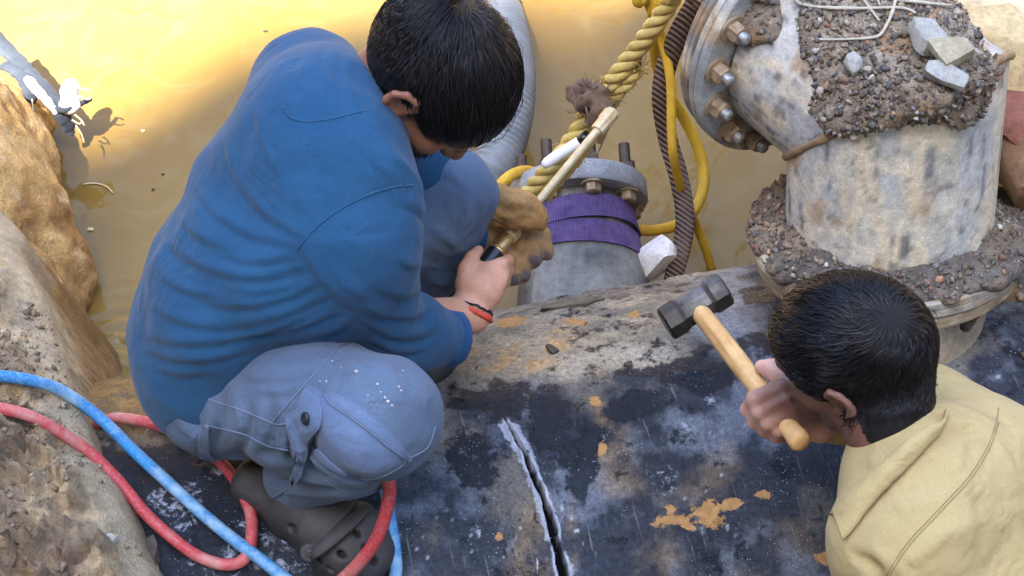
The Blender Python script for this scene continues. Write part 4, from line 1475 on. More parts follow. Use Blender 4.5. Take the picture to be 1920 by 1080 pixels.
for x0, y0, x1, y1 in [(1132, 250, 1118, 292), (1135, 245, 1128, 270), (1098, 200, 1102, 240), (1090, 180, 1078, 186), (1125, 245, 1112, 262), (1120, 160, 1106, 168)]:
    VV.append(tube(catmull([D(x0, y0, 3.09), D((x0 + x1) / 2 + 3, (y0 + y1) / 2, 3.085), D(x1, y1, 3.09)], 4), np.linspace(.0022, .0006, 9), 5))
rc = D(1112, 190, 3.13)
for k in range(110):
    d0 = nrm(RNG.normal(size=3)); p0 = rc + d0 * np.array([.03, .03, .03]) * RNG.uniform(.7, 1.1)
    d1 = nrm(d0 + .8 * RNG.normal(size=3)) * RNG.uniform(.008, .026)
    VV.append(tube([p0, p0 + d1 * .5 + .002 * RNG.normal(size=3), p0 + d1 + .004 * RNG.normal(size=3)], [.0008, .0007, .0003], 4, False))
V, F = merge(*VV)
obj('loose_threads', mesh_any('loose_threads', V, F), M_RAG, rag, kind='stuff')

# ------------------------------------------------------------------ cutting torch
TC = thing('cutting_torch', 'brass cutting torch with a black grip, held in the crouching worker\'s two hands', 'torch', D(920, 490, 2.88))
def seg_pts(a, b, n=2): return [a + (b - a) * t for t in np.linspace(0, 1, n)]
t_tip, t_mid, t_nut, t_g0, t_g1, t_back = D(1128, 235, 3.02), D(1010, 372, 2.935), D(955, 440, 2.895), D(930, 474, 2.88), D(884, 535, 2.855), D(846, 556, 2.84)
t_ax = nrm(t_tip - t_g0)
M_BRASS = simple('worn_brass', lin(206, 176, 122), .38, .75, .2, 60, .15, lin(176, 138, 86))
M_BRASSP = simple('dusty_brass_tube', lin(214, 196, 158), .5, .45, .2, 50, .2, lin(186, 158, 112))
M_BLACKG = simple('black_grip', lin(28, 28, 32), .28, 0, .3, 60, .1)
def along(p, prof, seg, name, mat, par, sm=True, a0=0):
    V, F = lathe(p, t_ax, prof, seg, (0, 0, 1), a0)
    me = mesh_any(name, V, F, sm)
    return obj(name, autosmooth(me, 30), mat, par)
L_ = np.linalg.norm(t_tip - t_g0)
along(t_g0, [(.001, -.135), (.011, -.135), (.0125, -.12), (.013, -.02), (.0145, -.004), (.0145, .0), (.001, .0)], 20, 'grip', M_BLACKG, TC)
along(t_g0, [(.001, 0), (.0125, .0), (.0135, .003), (.0125, .005), (.0105, .008), (.0105, .028), (.012, .03), (.012, .034), (.001, .034)], 20, 'collar', M_BRASS, TC)
along(t_g0 + t_ax * .034, [(.001, 0), (.0125, 0), (.0125, .016), (.011, .019), (.001, .019)], 6, 'nut', M_BRASSP, TC, False, .4)
along(t_g0 + t_ax * .05, [(.0065, 0), (.0065, L_ - .05)], 14, 'tube', M_BRASSP, TC)
off = np.cross(t_ax, nrm(CAM - t_g0)) * .0
V, F = lathe(t_g0 + t_ax * .05 + np.array([0, .006, -.007]), t_ax, [(.0055, 0), (.0055, L_ - .06)], 12)
obj('tube', mesh_any('tube', V, F), M_BRASS, TC)
hd = along(t_tip, [(.001, -.014), (.0105, -.014), (.0115, -.011), (.0115, .008), (.013, .010), (.013, .030), (.011, .033), (.001, .033)], 8, 'torch_head', M_BRASSP, TC, True, .4)
V, F = lathe(t_tip + t_ax * .012, np.array([-.12, .25, -.95]), [(.010, -.004), (.010, .02), (.0085, .024), (.0085, .045), (.006, .06), (.001, .06)], 14)
obj('nozzle', autosmooth(mesh_any('nozzle', V, F), 30), M_BRASS, TC)
along(t_g0, [(.001, -.175), (.0085, -.175), (.0095, -.165), (.0095, -.135)], 12, 'rear_body', M_BRASS, TC)
V, F = tube(catmull([t_g0 - t_ax * .13 + np.array([0, -.012, .012]), t_g0 - t_ax * .08 + np.array([0, -.018, .018]), t_g0 - t_ax * .03 + np.array([0, -.014, .016])], 5), .004, 8, flat=.6)
obj('lever', mesh_any('lever', V, F), M_BLACKG, TC)
# a white tube lying along the rope, black at one end
P = seg_pts(D(1030, 302, 3.175), D(1090, 264, 3.145))
RD = thing('white_tube', 'short glossy white tube with a black end lying along the yellow rope', 'tube', D(1060, 285, 3.16))
M_WHITE = simple('white_plastic', lin(244, 242, 236), .3, 0, .05, 30, .05)
obj('sleeve', mesh_any('sleeve', *tube(catmull([D(1020, 310, 3.18), D(1045, 292, 3.165), D(1090, 264, 3.145)], 4), [.007, .009, .0095, .0095, .0095, .0095, .0095, .0095, .0095], 14)), M_WHITE, RD)
obj('end_cap', mesh_any('end_cap', *tube(seg_pts(D(1088, 265, 3.146), D(1104, 254, 3.14)), .0105, 14)), M_BLACKG, RD)

# ------------------------------------------------------------------ stones and scraps
wp = atz(1232, 500, WATER_Z)
o = obj('stone', rock_mesh('stone', (.062, .056, .08), 31, 8, .22, .09), m_stone('chalk', lin(240, 236, 230), lin(220, 206, 190), 24), None, 'white chalky stone in the water beside the brown woven hose', 'stone')
o.location = Vector(D(1234, 478, 3.42)); o.rotation_euler = (.3, .4, .6)
# submerged mud shelf that carries it, and a wet branch under the surface by the rope
def patchball(name, items, h, mat, seed, col, **kw):
    P = np.array([i[0] for i in items]); R_m = max(max(np.atleast_1d(i[1])) for i in items) + .03
    f = Field(P.min(0) - R_m, P.max(0) + R_m, h)
    for c, r_ in items: f.ball(c, r_, k=.02)
    f.noise(.004, .02, seed)
    V, Q = f.mesh()
    me = mesh_np(name, V, Q)
    colattr(me, np.array(lin(*col)) * (.5 + fbm(V, .03, 4, seed))[:, None])
    return obj(name, me, mat, None, **kw)
# slab of bark-like pitch on the crown of the pipe
o = obj('pitch_flake', rock_mesh('pitch_flake', (.105, .026, .012), 41, 10, .06, .12), m_stone('pitch', lin(128, 116, 96), lin(92, 84, 72), 40), None, 'flat grey flake lying loose on the pipe below the branch', 'flake')
o.location = Vector(onpipe(1074, 572, .004)); o.rotation_euler = (-.45, .0, .16)
for x, y, s_, sd, lb in [(1035, 655, .014, 43, 'tiny black chip on the dusty crown of the pipe'), (1178, 682, .010, 44, 'small dark crumb at the end of the thin crack in the dust'), (200, 1018, .020, 45, 'grey pebble pressed into the mud near the bottom left'), (283, 1035, .030, 46, 'dark flat stone at the foot of the mud beside the pipe')]:
    if x < 250:
        p = D(x, y, 2.62)
    else:
        p = onpipe(x, y, .003)
    o = obj('stone', rock_mesh('stone', (s_ * 1.4, s_, s_ * .6), sd, 4, .25, .1), M_RUST if sd != 45 else M_ST1, None, lb, 'stone')
    o.location = Vector(p); o.rotation_euler = (-.2, .1, sd)
# ------------------------------------------------------------------ people: shared builders
def headframe(f, u):
    f = nrm(f); u = np.asarray(u, float); u = nrm(u - (u @ f) * f)
    return np.cross(f, u), f, u                     # right, forward, up

def add_head(F, c, fr, s=1.0, ears=(1, -1), chin=1.0):
    """skull, face, ears in local axes right/forward/up"""
    r, f, u = fr
    L = lambda x, y, z: c + s * (x * r + y * f + z * u)
    rot = [r, f, u]
    F.ball(L(0, -.012, .022), s * np.array([.074, .096, .086]), rot, .02)
    F.ball(L(0, .028, -.030), s * np.array([.064, .064, .080]), rot, .03)
    F.loft([L(0, .040, -.075), L(0, .066, -.102 * chin)], [s * .042, s * .024], [s * .034, s * .022], r, .03)
    for sd in (1, -1):                              # jaw, cheek, brow, eye socket, eyeball
        F.loft([L(sd * .054, -.008, -.060), L(sd * .028, .060, -.098 * chin)], [s * .020, s * .017], k=.025)
        F.ball(L(sd * .042, .062, -.030), s * np.array([.020, .018, .018]), rot, .025)
        F.ball(L(sd * .030, .098, .004), s * np.array([.015, .012, .011]), rot, .010, 's')
        F.ball(L(sd * .030, .083, .003), s * np.array([.0125, .0125, .0115]), rot, .002)
        F.loft([L(sd * .012, .090, .020), L(sd * .034, .088, .024), L(sd * .052, .070, .018)], s * .009, k=.012)
    F.loft([L(0, .088, .010), L(0, .104, -.016), L(0, .112, -.028)], [s * .008, s * .010, s * .012], k=.012)
    for sd in (1, -1):
        F.ball(L(sd * .012, .100, -.032), s * np.array([.009, .010, .008]), rot, .008)
    F.loft([L(-.022, .086, -.062), L(0, .096, -.060), L(.022, .086, -.062)], s * .0065, k=.006)
    F.loft([L(-.020, .084, -.073), L(0, .094, -.073), L(.020, .084, -.073)], s * .0075, k=.006)
    F.loft([L(-.024, .094, -.0665), L(0, .102, -.0665), L(.024, .094, -.0665)], s * .002, k=.003, op='s')
    for sd in ears:                                 # ear: rim, lobe, hollow
        e = lambda y, z, x=.083: L(sd * x, y, z)
        F.ball(e(-.012, -.012, .080), s * np.array([.008, .019, .030]), rot, .006)
        rim = [e(.004, -.006, .080), e(.004, .010, .086), e(-.008, .020, .091), e(-.022, .016, .094), e(-.030, .000, .094), e(-.027, -.016, .092), e(-.016, -.030, .088), e(-.006, -.042, .083), e(.002, -.036, .080)]
        F.loft(rim, s * np.array([.004, .0045, .005, .005, .005, .005, .0055, .0075, .006]), k=.005)
        F.ball(e(-.012, -.004, .092), s * np.array([.0055, .010, .014]), rot, .004, 's')
        F.ball(e(-.006, -.014, .090), s * np.array([.006, .007, .008]), rot, .004, 's')
    return L

def hair_strands(S, c, fr, whorl, n, region, length, lift, rad, swirl, seed, drop=0.25, fringe=None, flow=None, jitter=.25, steps=8, nape=0, wave=0, clump=1.1):
    """strands combed over the scalp field S; region(local) says where they root; length(local) their length"""
    rg = np.random.default_rng(seed)
    r, f, u = fr
    M = np.stack([r, f, u])
    V_out, F_out = [], []
    W = c + whorl[0] * r + whorl[1] * f + whorl[2] * u
    roots = []
    while len(roots) < n:
        d = nrm(rg.normal(size=3))
        loc = d * np.array([.08, .102, .092]) + np.array([0, -.012, .022])
        if nape and rg.random() < nape: loc = np.array([rg.uniform(-.07, .07), rg.uniform(-.115, -.03), rg.uniform(-.140, -.03)])
        k = region(loc)
        if k > 0 and rg.random() < k: roots.append(c + loc @ M)
    P = np.array(roots)
    for _ in range(3):                               # settle on the scalp
        P = P - S.sample(P)[:, None] * S.grad(P)
    P = P[np.abs(S.sample(P)) < .004]
    loc0 = (P - c) @ M.T
    stray = rg.random(len(P)) < .012
    Ls = np.array([length(q) for q in loc0]) * rg.uniform(.75, 1.2, len(P))
    g = S.grad(P)
    t = P - W
    t = t - (t * g).sum(1)[:, None] * g
    t /= np.linalg.norm(t, axis=1)[:, None] + 1e-6
    t = t * math.cos(swirl) + np.cross(g, t) * math.sin(swirl)
    if flow is not None:
        add = np.array([flow(q) for q in loc0]) @ M
        t = t + add
        t = t - (t * g).sum(1)[:, None] * g
        t /= np.linalg.norm(t, axis=1)[:, None] + 1e-6
    # neighbouring strands share a clump direction
    cl = np.stack([fbm(P, .022, 2, seed + 5 + i) - .5 for i in range(3)], 1)
    t = t + clump * cl + rg.normal(size=t.shape) * jitter * .35
    t = t - (t * g).sum(1)[:, None] * g
    t /= np.linalg.norm(t, axis=1)[:, None] + 1e-6
    t = t + stray[:, None] * rg.normal(size=t.shape) * .5
    t /= np.linalg.norm(t, axis=1)[:, None] + 1e-6
    pts = [P.copy()]
    Q = P.copy()
    lf = np.array([lift(q) for q in loc0]) * rg.uniform(.5, 1.25, len(P)) * np.where(stray, 1.6, 1)
    down = np.array([0, 0, -1.0])
    ph0 = 14 * fbm(P, .035, 2, seed + 9) + rg.normal(size=len(P)) * .25
    for i in range(1, steps + 1):
        s_ = i / steps
        Q = Q + t * (Ls / steps)[:, None]
        d = S.sample(Q); g = S.grad(Q)
        want = lf * math.sin(min(s_ * 2.2, 1.57)) * (1 - .35 * s_)
        corr = np.where(d < want, want - d, np.where(d < .03, (want - d) * .7, 0))
        Q = Q + corr[:, None] * g
        if wave: Q = Q + np.cross(g, t) * (wave * np.sin(ph0 + s_ * 6.5))[:, None]
        t = t + down * drop * (.35 if i < 3 else 1) / steps * 3 + rg.normal(size=t.shape) * .04
        near = (d < .035)[:, None]
        t2 = t - (t * g).sum(1)[:, None] * g
        t = np.where(near, t2, t)
        t /= np.linalg.norm(t, axis=1)[:, None] + 1e-6
        pts.append(Q.copy())
    pts = np.stack(pts, 1)                           # strands, steps+1, 3
    far_ = np.array([S.sample(pts[:, i]) for i in range(pts.shape[1])]).max(0)
    pts = pts[far_ < .030]
    N, m = pts.shape[0], pts.shape[1]
    T = np.gradient(pts, axis=1); T /= np.linalg.norm(T, axis=2, keepdims=True) + 1e-9
    side = np.cross(T, np.array([.31, .22, .92])); side /= np.linalg.norm(side, axis=2, keepdims=True) + 1e-9
    oth = np.cross(T, side)
    wd = rad * np.sqrt(np.clip(1.03 - np.linspace(0, 1, m), .02, 1))[None, :, None] * rg.uniform(.6, 1.25, (N, 1, 1))
    ring = [pts + wd * side, pts + wd * (-.5 * side + .87 * oth), pts + wd * (-.5 * side - .87 * oth)]
    Vv = np.stack(ring, 2).reshape(-1, 3)
    base = (np.arange(N)[:, None] * m + np.arange(m - 1)[None]) * 3
    F_ = []
    for a in range(3):
        b = (a + 1) % 3
        F_.append(np.stack([base + a, base + b, base + 3 + b, base + 3 + a], -1).reshape(-1, 4))
    return Vv, np.vstack(F_)

def m_hair(name, c, rough=.32):
    t = NT(name)
    g = t.noise(160, 3, .6)
    col = t.mix(t.ramp(g, [(.3, 0.), (.7, 1.)]), c, tuple(1.9 * x for x in c))
    return t.done(col, rough, None, spec=.5)

def m_skin(name, c, c2, nsc=22):
    t = NT(name)
    col = t.mix(t.ramp(t.noise(nsc, 5, .6), [(.35, 0.), (.68, 1.)]), c, c2)
    col = t.mix(t.ramp(t.noise(130, 4, .7), [(.56, 0.), (.75, .4)]), col, tuple(.55 * x for x in c))
    b = t.bump(t.voro(420), .18, .0012)
    b = t.bump(t.noise(90, 4, .6), .22, .002, b)
    c3 = t.mix(1.0, col, t.attr('tint'), 'MULTIPLY')
    return t.done(c3, .52, b, spec=.4, Subsurface_Weight=.12, Subsurface_Radius=(.012, .005, .003), Subsurface_Scale=.4)

def seam(name, F, pix, r, mat, parent, off=.0004, n=5, d0=2.0, d1=3.6, flat=1.0):
    P = F.trace(pix, n, off, d0, d1)
    if P is None: return None
    V, Fc = tube(P, r, 6)
    return obj(name, mesh_any(name, V, Fc), mat, parent)

# ------------------------------------------------------------------ worker in the blue sweatshirt
H1C = D(808, 146, 2.565)
H1F = headframe((.48, -.30, -.81), (.75, -.16, .50))
hipR, hipL = np.array([-.395, -.045, .705]), np.array([-.40, .12, .69])
knR, anR = D(712, 778, 2.50), D(572, 898, 2.725)
knL, anL = D(843, 368, 2.86), D(765, 615, 3.03)
shR, shL = D(668, 470, 2.53), D(578, 165, 2.70)
elR, wrR, haR = D(700, 612, 2.68), D(886, 574, 2.83), D(905, 524, 2.835)
c7 = D(668, 178, 2.585)
elL = D(800, 330, 2.86)

M1 = thing('person', 'worker in a blue sweatshirt and grey work trousers crouching on the pipe with a torch', 'person', (-.3, -.05, .55))

# skin: one body, mostly under the clothes
B = Field((-.56, -.36, .50), (.13, .50, 1.36), .0032)
B.loft([(-.43, .03, .68), (-.36, .06, .88), (-.27, .09, 1.02), c7 + (-.02, 0, -.03)], [.11, .11, .12, .06], [.09, .085, .08, .05], (-.1, 1, 0), .03)
B.loft([shR, (-.25, .10, 1.04), shL], .05, k=.03)
B.loft([shR, elR, wrR + (wrR - haR) * .3, wrR], [.045, .038, .028, .025], [.045, .038, .025, .020], k=.02)
B.loft([shL, elL, D(895, 430, 2.93)], [.045, .04, .03], k=.02)
B.loft([hipR, knR, anR, anR + (.03, -.02, -.05)], [.085, .055, .042, .036], k=.02)
B.loft([hipL, knL, anL], [.085, .055, .04], k=.02)
B.loft([anR + (.0, 0, -.02), D(640, 985, 2.755)], [.04, .035], [.035, .025], k=.02)
B.loft([c7 + (-.03, .0, -.02), c7 + .5 * (H1C - c7) + (-.005, 0, -.012), H1C - .02 * H1F[1] - .04 * H1F[2]], [.060, .054, .055], k=.03)
HL1 = add_head(B, H1C, H1F, 1.0)
# near hand closed round the torch grip
gx = t_ax
B.loft([wrR, D(899, 545, 2.828), D(914, 514, 2.836)], [.027, .034, .034], [.019, .019, .017], R_ * .8 + U_ * .35, .012)
B.ball(D(882, 535, 2.84), (.016, .022, .017), k=.012)
for kx, ky, mx, my, ex, ey, dd, rr in [(939, 497, 951, 490, 930, 487, 2.85, .0100), (942, 513, 951, 508, 925, 500, 2.852, .0100), (937, 530, 946, 528, 915, 516, 2.85, .0095), (928, 546, 936, 547, 905, 533, 2.848, .0086)]:
    B.loft([D(kx - 18, ky + 4, dd - .016), D(kx, ky, dd - .008), D(mx, my, dd + .028), D(ex, ey, dd + .048)], [rr * 1.05, rr * 1.12, rr, rr * .85], k=.0035)
    B.ball(D(kx - 1, ky, dd - .014), rr * .85, k=.005)
B.loft([D(872, 530, 2.83), D(874, 504, 2.832), D(884, 484, 2.845), D(897, 470, 2.862)], [.014, .0118, .0100, .0085], k=.006)
for a, b in (((922, 500), (905, 535)), ((930, 515), (908, 545)), ((925, 530), (900, 552))):     # tendons
    B.fold([a, b], .0012, .004)
V, Q = B.mesh()
me = mesh_np('body', V, Q)
M_SK1 = m_skin('skin_tan', lin(200, 150, 120), lin(180, 128, 100))
x_, y_ = projv(V)
loc = (V - H1C) @ np.stack(H1F).T
tint = np.ones((len(V), 3))
face = sstep(np.linalg.norm(loc, axis=1), .18, .13)[:, None]
tint *= 1 - face * np.array([.58, .64, .66])
neck = sstep(np.linalg.norm(V - (c7 + .35 * (H1C - c7)), axis=1), .13, .07)[:, None] * (1 - face)
tint *= 1 - neck * np.array([.62, .66, .66])
beard = sstep(loc[:, 2], -.022, -.045) * sstep(loc[:, 1], .0, .025) * sstep(np.linalg.norm(loc, axis=1), .17, .14)
tint *= 1 - (.62 * beard)[:, None]
colattr(me, tint, 'tint')
body1 = obj('body', me, M_SK1, M1)

# sweatshirt
S1 = Field((-.66, -.30, .58), (.06, .48, 1.26), .0035)
ST1 = [(-.420, .035, .64), (-.412, .035, .73), (-.385, .045, .83), (-.325, .062, .925), (-.270, .080, 1.005), c7 + (-.035, -.004, -.03)]
S1.loft(ST1, [.168, .166, .166, .174, .172, .090], [.128, .126, .119, .112, .098, .072], [(-.05, 1, 0), (-.05, 1, 0), (-.08, 1, 0), (-.15, 1, .02), (-.2, 1, .04), (-.2, 1, .05)], .03)
S1.loft([shR, (-.255, .10, 1.045), shL], [.070, .082, .070], k=.08)
S1.loft([shR + (0, .01, .005), elR], [.083, .068], k=.03)
cuffR = D(824, 630, 2.765)
S1.loft([elR + (-.01, 0, 0), elR + .5 * (cuffR - elR), cuffR], [.066, .060, .047], [.066, .058, .043], k=.025)
S1.loft([shL, elL, D(880, 430, 2.93)], [.078, .062, .046], k=.03)
S1.loft([(-.32, .02, .80), (-.27, -.02, .9)], [.10, .09], k=.04)               # belly and chest fabric hanging forward
S1.noise(.0035, .10, 171); S1.noise(.0014, .035, 172)
cut_n = nrm(cuffR - elR)
S1.plane(cuffR + cut_n * .012, cut_n, .006, cuffR - .075, cuffR + .075)
hem_p, hem_n = D(432, 700, 2.66), nrm(np.array([.10, .06, -1.0]))
S1.plane(D(300, 742, 2.72), nrm(np.array([-.30, -.02, -1.0])), .008, (-.70, -.35, .5), (.0, .30, .80))
# creases: each is a sharp valley with a soft roll of cloth above it
def crease(Fd, pix, depth, w=.0048, up=1.0, off=-13, **k):
    q = np.array(pix, float)
    tt = np.gradient(q, axis=0); nn = np.stack([-tt[:, 1], tt[:, 0]], 1); nn /= np.linalg.norm(nn, axis=1)[:, None] + 1e-6
    Fd.fold([tuple(v) for v in q + nn * off], depth * .8 * up, w * 2.3, **k)
    Fd.fold(pix, -depth, w, **k)
for pix, dp, w in [
        ([(272, 668), (330, 684), (400, 684), (470, 664)], .0075, .0055), ([(266, 640), (330, 652), (420, 650), (520, 622), (590, 590)], .0060, .005), ([(290, 700), (340, 712), (395, 706)], .0045, .0045),
        ([(282, 585), (345, 615), (440, 622), (540, 598), (630, 556)], .0070, .0055), ([(370, 572), (450, 584), (545, 566), (615, 528)], .0050, .0045), ([(296, 528), (350, 556), (420, 566)], .0050, .005),
        ([(312, 468), (380, 512), (480, 532), (575, 512)], .0065, .0055), ([(400, 480), (470, 500), (560, 490)], .0040, .0045), ([(326, 416), (375, 456), (430, 476)], .0045, .005),
        ([(352, 352), (400, 412), (470, 452), (550, 468)], .0050, .006), ([(412, 268), (436, 340), (490, 410), (558, 452)], .0045, .006), ([(470, 200), (480, 270), (520, 345)], .0035, .006),
        ([(560, 474), (592, 530), (645, 578), (700, 600)], .0100, .006), ([(600, 500), (640, 545), (690, 575)], .0055, .005), ([(640, 556), (705, 596), (775, 604), (808, 584)], .0070, .005),
        ([(660, 598), (722, 636), (786, 640), (824, 622)], .0070, .0048), ([(690, 645), (742, 668), (796, 664)], .0060, .0045), ([(740, 496), (772, 512), (802, 498), (808, 470)], .0065, .005), ([(700, 548), (752, 566), (800, 550)], .0045, .005),
        ([(742, 385), (782, 402), (802, 432)], .0045, .005), ([(560, 108), (546, 150), (566, 196)], .0030, .0055), ([(612, 84), (600, 130), (614, 186)], .0035, .005), ([(642, 92), (634, 150), (656, 204)], .0035, .0045),
        ([(682, 232), (722, 292), (766, 332)], .0045, .0055), ([(636, 236), (690, 306), (742, 348)], .0030, .006), ([(470, 640), (560, 622), (640, 590)], .0050, .005), ([(590, 640), (640, 622), (662, 600)], .0050, .005),
        ([(620, 420), (680, 440), (740, 430)], .0020, .008), ([(600, 330), (650, 345), (700, 338)], .0018, .008), ([(450, 560), (500, 556), (560, 540)], .0030, .004)]:
    crease(S1, pix, dp * 1.15, w)
V, Q = S1.mesh()
M_BLUE = cloth('blue_fleece', lin(36, 75, 107), lin(46, 88, 122), 560, 11, .95, .12, None, [((7, 7, 26), (.25, .1, 0), .30, .44, .66), ((10, 26, 18), (.1, .5, .3), .18, .45, .65)])
M_BLUED = cloth('blue_rib', lin(26, 70, 112), lin(34, 80, 124), 500, 12, .95, .1)
sh1 = obj('sweatshirt', mesh_np('sweatshirt', V, Q), M_BLUE, M1)
for pix in ([(556, 470), (580, 440), (610, 412), (650, 385), (700, 362), (745, 350), (775, 347)], [(530, 200), (543, 220), (575, 228), (625, 222), (690, 206)], [(752, 318), (757, 340), (764, 352)]):
    seam('seam', S1, pix, .0016, M_BLUE, sh1, -.0002)
# ribbed cuff and neckband
def ring_band(c, ax, ra, rb, hint, h, t, n=72, ribs=.0, tilt=None, flare=1.0):
    u_, w_, a_ = frame_from(ax, hint)
    V, F = [], []
    prof = [(0, 0), (.0, -h), (t * .4, -h - t * .4), (t, -h), (t, 0), (t * .5, t * .4)]
    for i in range(n):
        th = 2 * math.pi * i / n
        rr = ribs * (1 if i % 2 else -1)
        for o, hh in prof:
            q = u_ * math.cos(th) * (ra + o + rr) + w_ * math.sin(th) * (rb + o + rr)
            V.append(c + a_ * hh + q)
    m = len(prof)
    for i in range(n):
        j = (i + 1) % n
        for k in range(m):
            F.append((i * m + k, i * m + (k + 1) % m, j * m + (k + 1) % m, j * m + k))
    return np.array(V), F
V, F = ring_band(cuffR + cut_n * .026, cut_n, .038, .035, (0, 0, 1), .034, .006, 90, .0006)
obj('cuff', mesh_any('cuff', V, F), M_BLUED, sh1)
nb = c7 + .10 * (H1C - c7) + np.array([0, 0, -.006])
nax = nrm(nrm(H1C - c7) + nrm(c7 - np.array([-.286, .082, 1.015])))
V, F = ring_band(nb, nax, .070, .070, (0, 0, 1), .022, .005, 80)
obj('neckband', mesh_any('neckband', V, F), M_BLUED, sh1)

# trousers
T1 = Field((-.66, -.42, .50), (.10, .50, 1.00), .0036)
T1.loft([(-.415, .035, .715), hipR + (-.005, 0, .0)], [.112, .100], k=.04)
T1.loft([hipR, hipR + .5 * (knR - hipR), knR], [.098, .092, .078], [.098, .092, .078], k=.03)
T1.ball(knR + (.004, -.004, -.008), (.076, .076, .076), k=.03)
T1.loft([knR + (-.01, -.01, -.03), knR + .5 * (anR - knR) + (.01, -.008, -.005), anR + (0, 0, .01)], [.068, .070, .066], [.058, .056, .052], k=.018)
T1.loft([(-.415, .035, .715), hipL, knL], [.112, .10, .068], k=.03)
T1.loft([knL, anL], [.066, .062], k=.03)
T1.noise(.0035, .09, 181); T1.noise(.0020, .04, 182)
cN = nrm(anR - knR)
T1.plane(anR + cN * .030, cN, .006, anR - .12, anR + .12)
for pix, A, sg in [
        ([(400, 735), (395, 780), (385, 825)], .005, .009), ([(445, 745), (440, 800), (425, 845)], .006, .009), ([(490, 755), (488, 810), (475, 855)], .006, .009), ([(530, 770), (532, 820), (525, 860)], .006, .009),
        ([(420, 740), (415, 790), (405, 835)], -.006, .008), ([(467, 750), (465, 805), (450, 850)], -.006, .008), ([(510, 765), (510, 815), (500, 858)], -.006, .008), ([(553, 775), (552, 830), (548, 865)], -.005, .009),
        ([(330, 770), (345, 800), (380, 830)], .004, .009), ([(350, 745), (365, 790), (395, 815)], -.004, .008),
        ([(470, 700), (540, 690), (620, 670)], .003, .012), ([(600, 700), (660, 690), (720, 700)], .003, .015),
        ([(560, 780), (580, 840), (620, 880), (700, 905)], -.008, .012), ([(700, 905), (760, 885), (800, 850)], -.003, .012),
        ([(480, 850), (540, 860), (590, 880), (650, 905)], -.010, .012), ([(470, 880), (540, 890), (620, 905), (700, 915)], .004, .008), ([(500, 915), (580, 925), (680, 925), (740, 905)], .005, .007), ([(520, 900), (600, 915), (700, 915)], -.004, .006),
        ([(800, 420), (850, 450), (880, 430)], .004, .010), ([(790, 480), (840, 500), (870, 470)], -.004, .008), ([(800, 520), (830, 530), (845, 515)], .004, .008), ([(850, 330), (880, 380), (860, 440)], .003, .012), ([(830, 440), (860, 470), (850, 500)], .003, .007)]:
    T1.fold(pix, A * 1.8, sg * .9)
for pix, dp, w in [([(440, 712), (500, 722), (570, 712), (630, 690)], .0040, .006), ([(470, 742), (530, 745), (585, 728)], .0030, .005), ([(395, 745), (405, 790), (398, 830)], .0050, .005), ([(432, 752), (436, 800), (424, 845)], .0060, .0045), ([(520, 775), (524, 820), (512, 858)], .0050, .0045),
                   ([(640, 662), (690, 680), (740, 712)], .0022, .006), ([(560, 700), (600, 730), (620, 745)], .0025, .005), ([(700, 880), (745, 862), (790, 832)], .0030, .006), ([(760, 740), (790, 780), (795, 830)], .0018, .008), ([(808, 330), (850, 345), (890, 380)], .0030, .006), ([(800, 470), (845, 488), (872, 462)], .0045, .005), ([(806, 505), (838, 512), (856, 496)], .004, .0045)]:
    crease(T1, pix, dp, w)
# cargo pocket standing a little proud on the outer knee
PK = [(590, 742), (640, 760), (700, 800), (752, 862), (700, 898), (655, 905), (612, 890), (585, 850), (575, 800)]
pk = T1.trace(PK, 5)
ctr = T1.trace([(640, 810), (670, 850)], 4)
if ctr is not None:
    for p in T1.trace([(600, 770), (640, 800), (680, 845), (700, 872)], 4): T1.bump(np.array([p, p + .001]), .0035, .030, False)
V, Q = T1.mesh()
M_TROU = cloth('grey_blue_drill', lin(82, 98, 118), lin(106, 122, 142), 800, 8, .95, .08, lin(88, 84, 82), [((26, 26, 10), (.3, .2, .4), .4, .42, .62), ((8, 30, 22), (0, .3, .2), .25, .45, .65)])
M_POCK = cloth('faded_blue_drill', lin(92, 110, 137), lin(114, 130, 154), 800, 9, .95, .08, lin(96, 96, 104), [((14, 26, 26), (.3, .5, .4), .4, .42, .6)])
M_THREAD = simple('pale_thread', lin(110, 122, 144), .9, 0, .2, 200, .1)
tr1 = obj('trousers', mesh_np('trousers', V, Q), M_TROU, M1)

def patch_on(F, name, outline, mat, parent, lift=.004, thick=.002, n=26, bulge=.0, edge=None, d0=2.0, d1=3.6):
    """a piece of cloth laid on the surface inside an outline"""
    poly = catmull(np.array(outline + [outline[0]], float), 6)[:-1]
    c = poly.mean(0)
    rings = 8
    V, bad = [], []
    for k in range(rings + 1):
        s_ = k / rings
        for q in poly:
            x, y = c + (q - c) * s_
            p = F.hit(x, y, d0, d1)
            V.append(p if p is not None else np.full(3, np.nan))
    V = np.array(V)
    ok = ~np.isnan(V[:, 0])
    if not ok.all():
        idx = np.nonzero(ok)[0]
        for i in np.nonzero(~ok)[0]: V[i] = V[idx[np.argmin(np.abs(idx - i))]]
    N = F.grad(V)
    m = len(poly)
    s_all = np.repeat(np.linspace(0, 1, rings + 1), m)
    N = (N + 1.2 * N.mean(0)); N /= np.linalg.norm(N, axis=1)[:, None]
    top = V + N * (lift + bulge * (1 - s_all ** 2))[:, None]
    rim = V[-m:] - N[-m:] * .003
    A = np.vstack([top, rim])
    F_ = []
    for k in range(rings + 1):
        for j in range(m):
            jj = (j + 1) % m
            a, b = k * m, (k + 1) * m
            F_.append((a + j, a + jj, b + jj, b + j))
    me = mesh_any(name, A, F_)
    o = obj(name, me, mat, parent)
    o.data.flip_normals() if False else None
    if edge:
        loop = top[-m:] * 1.0
        Vt, Ft = tube(loop, edge, 6, closed=True)
        obj('stitching', mesh_any('stitching', Vt, Ft), M_THREAD, o)
    return o
def bvh_field(F):
    return F
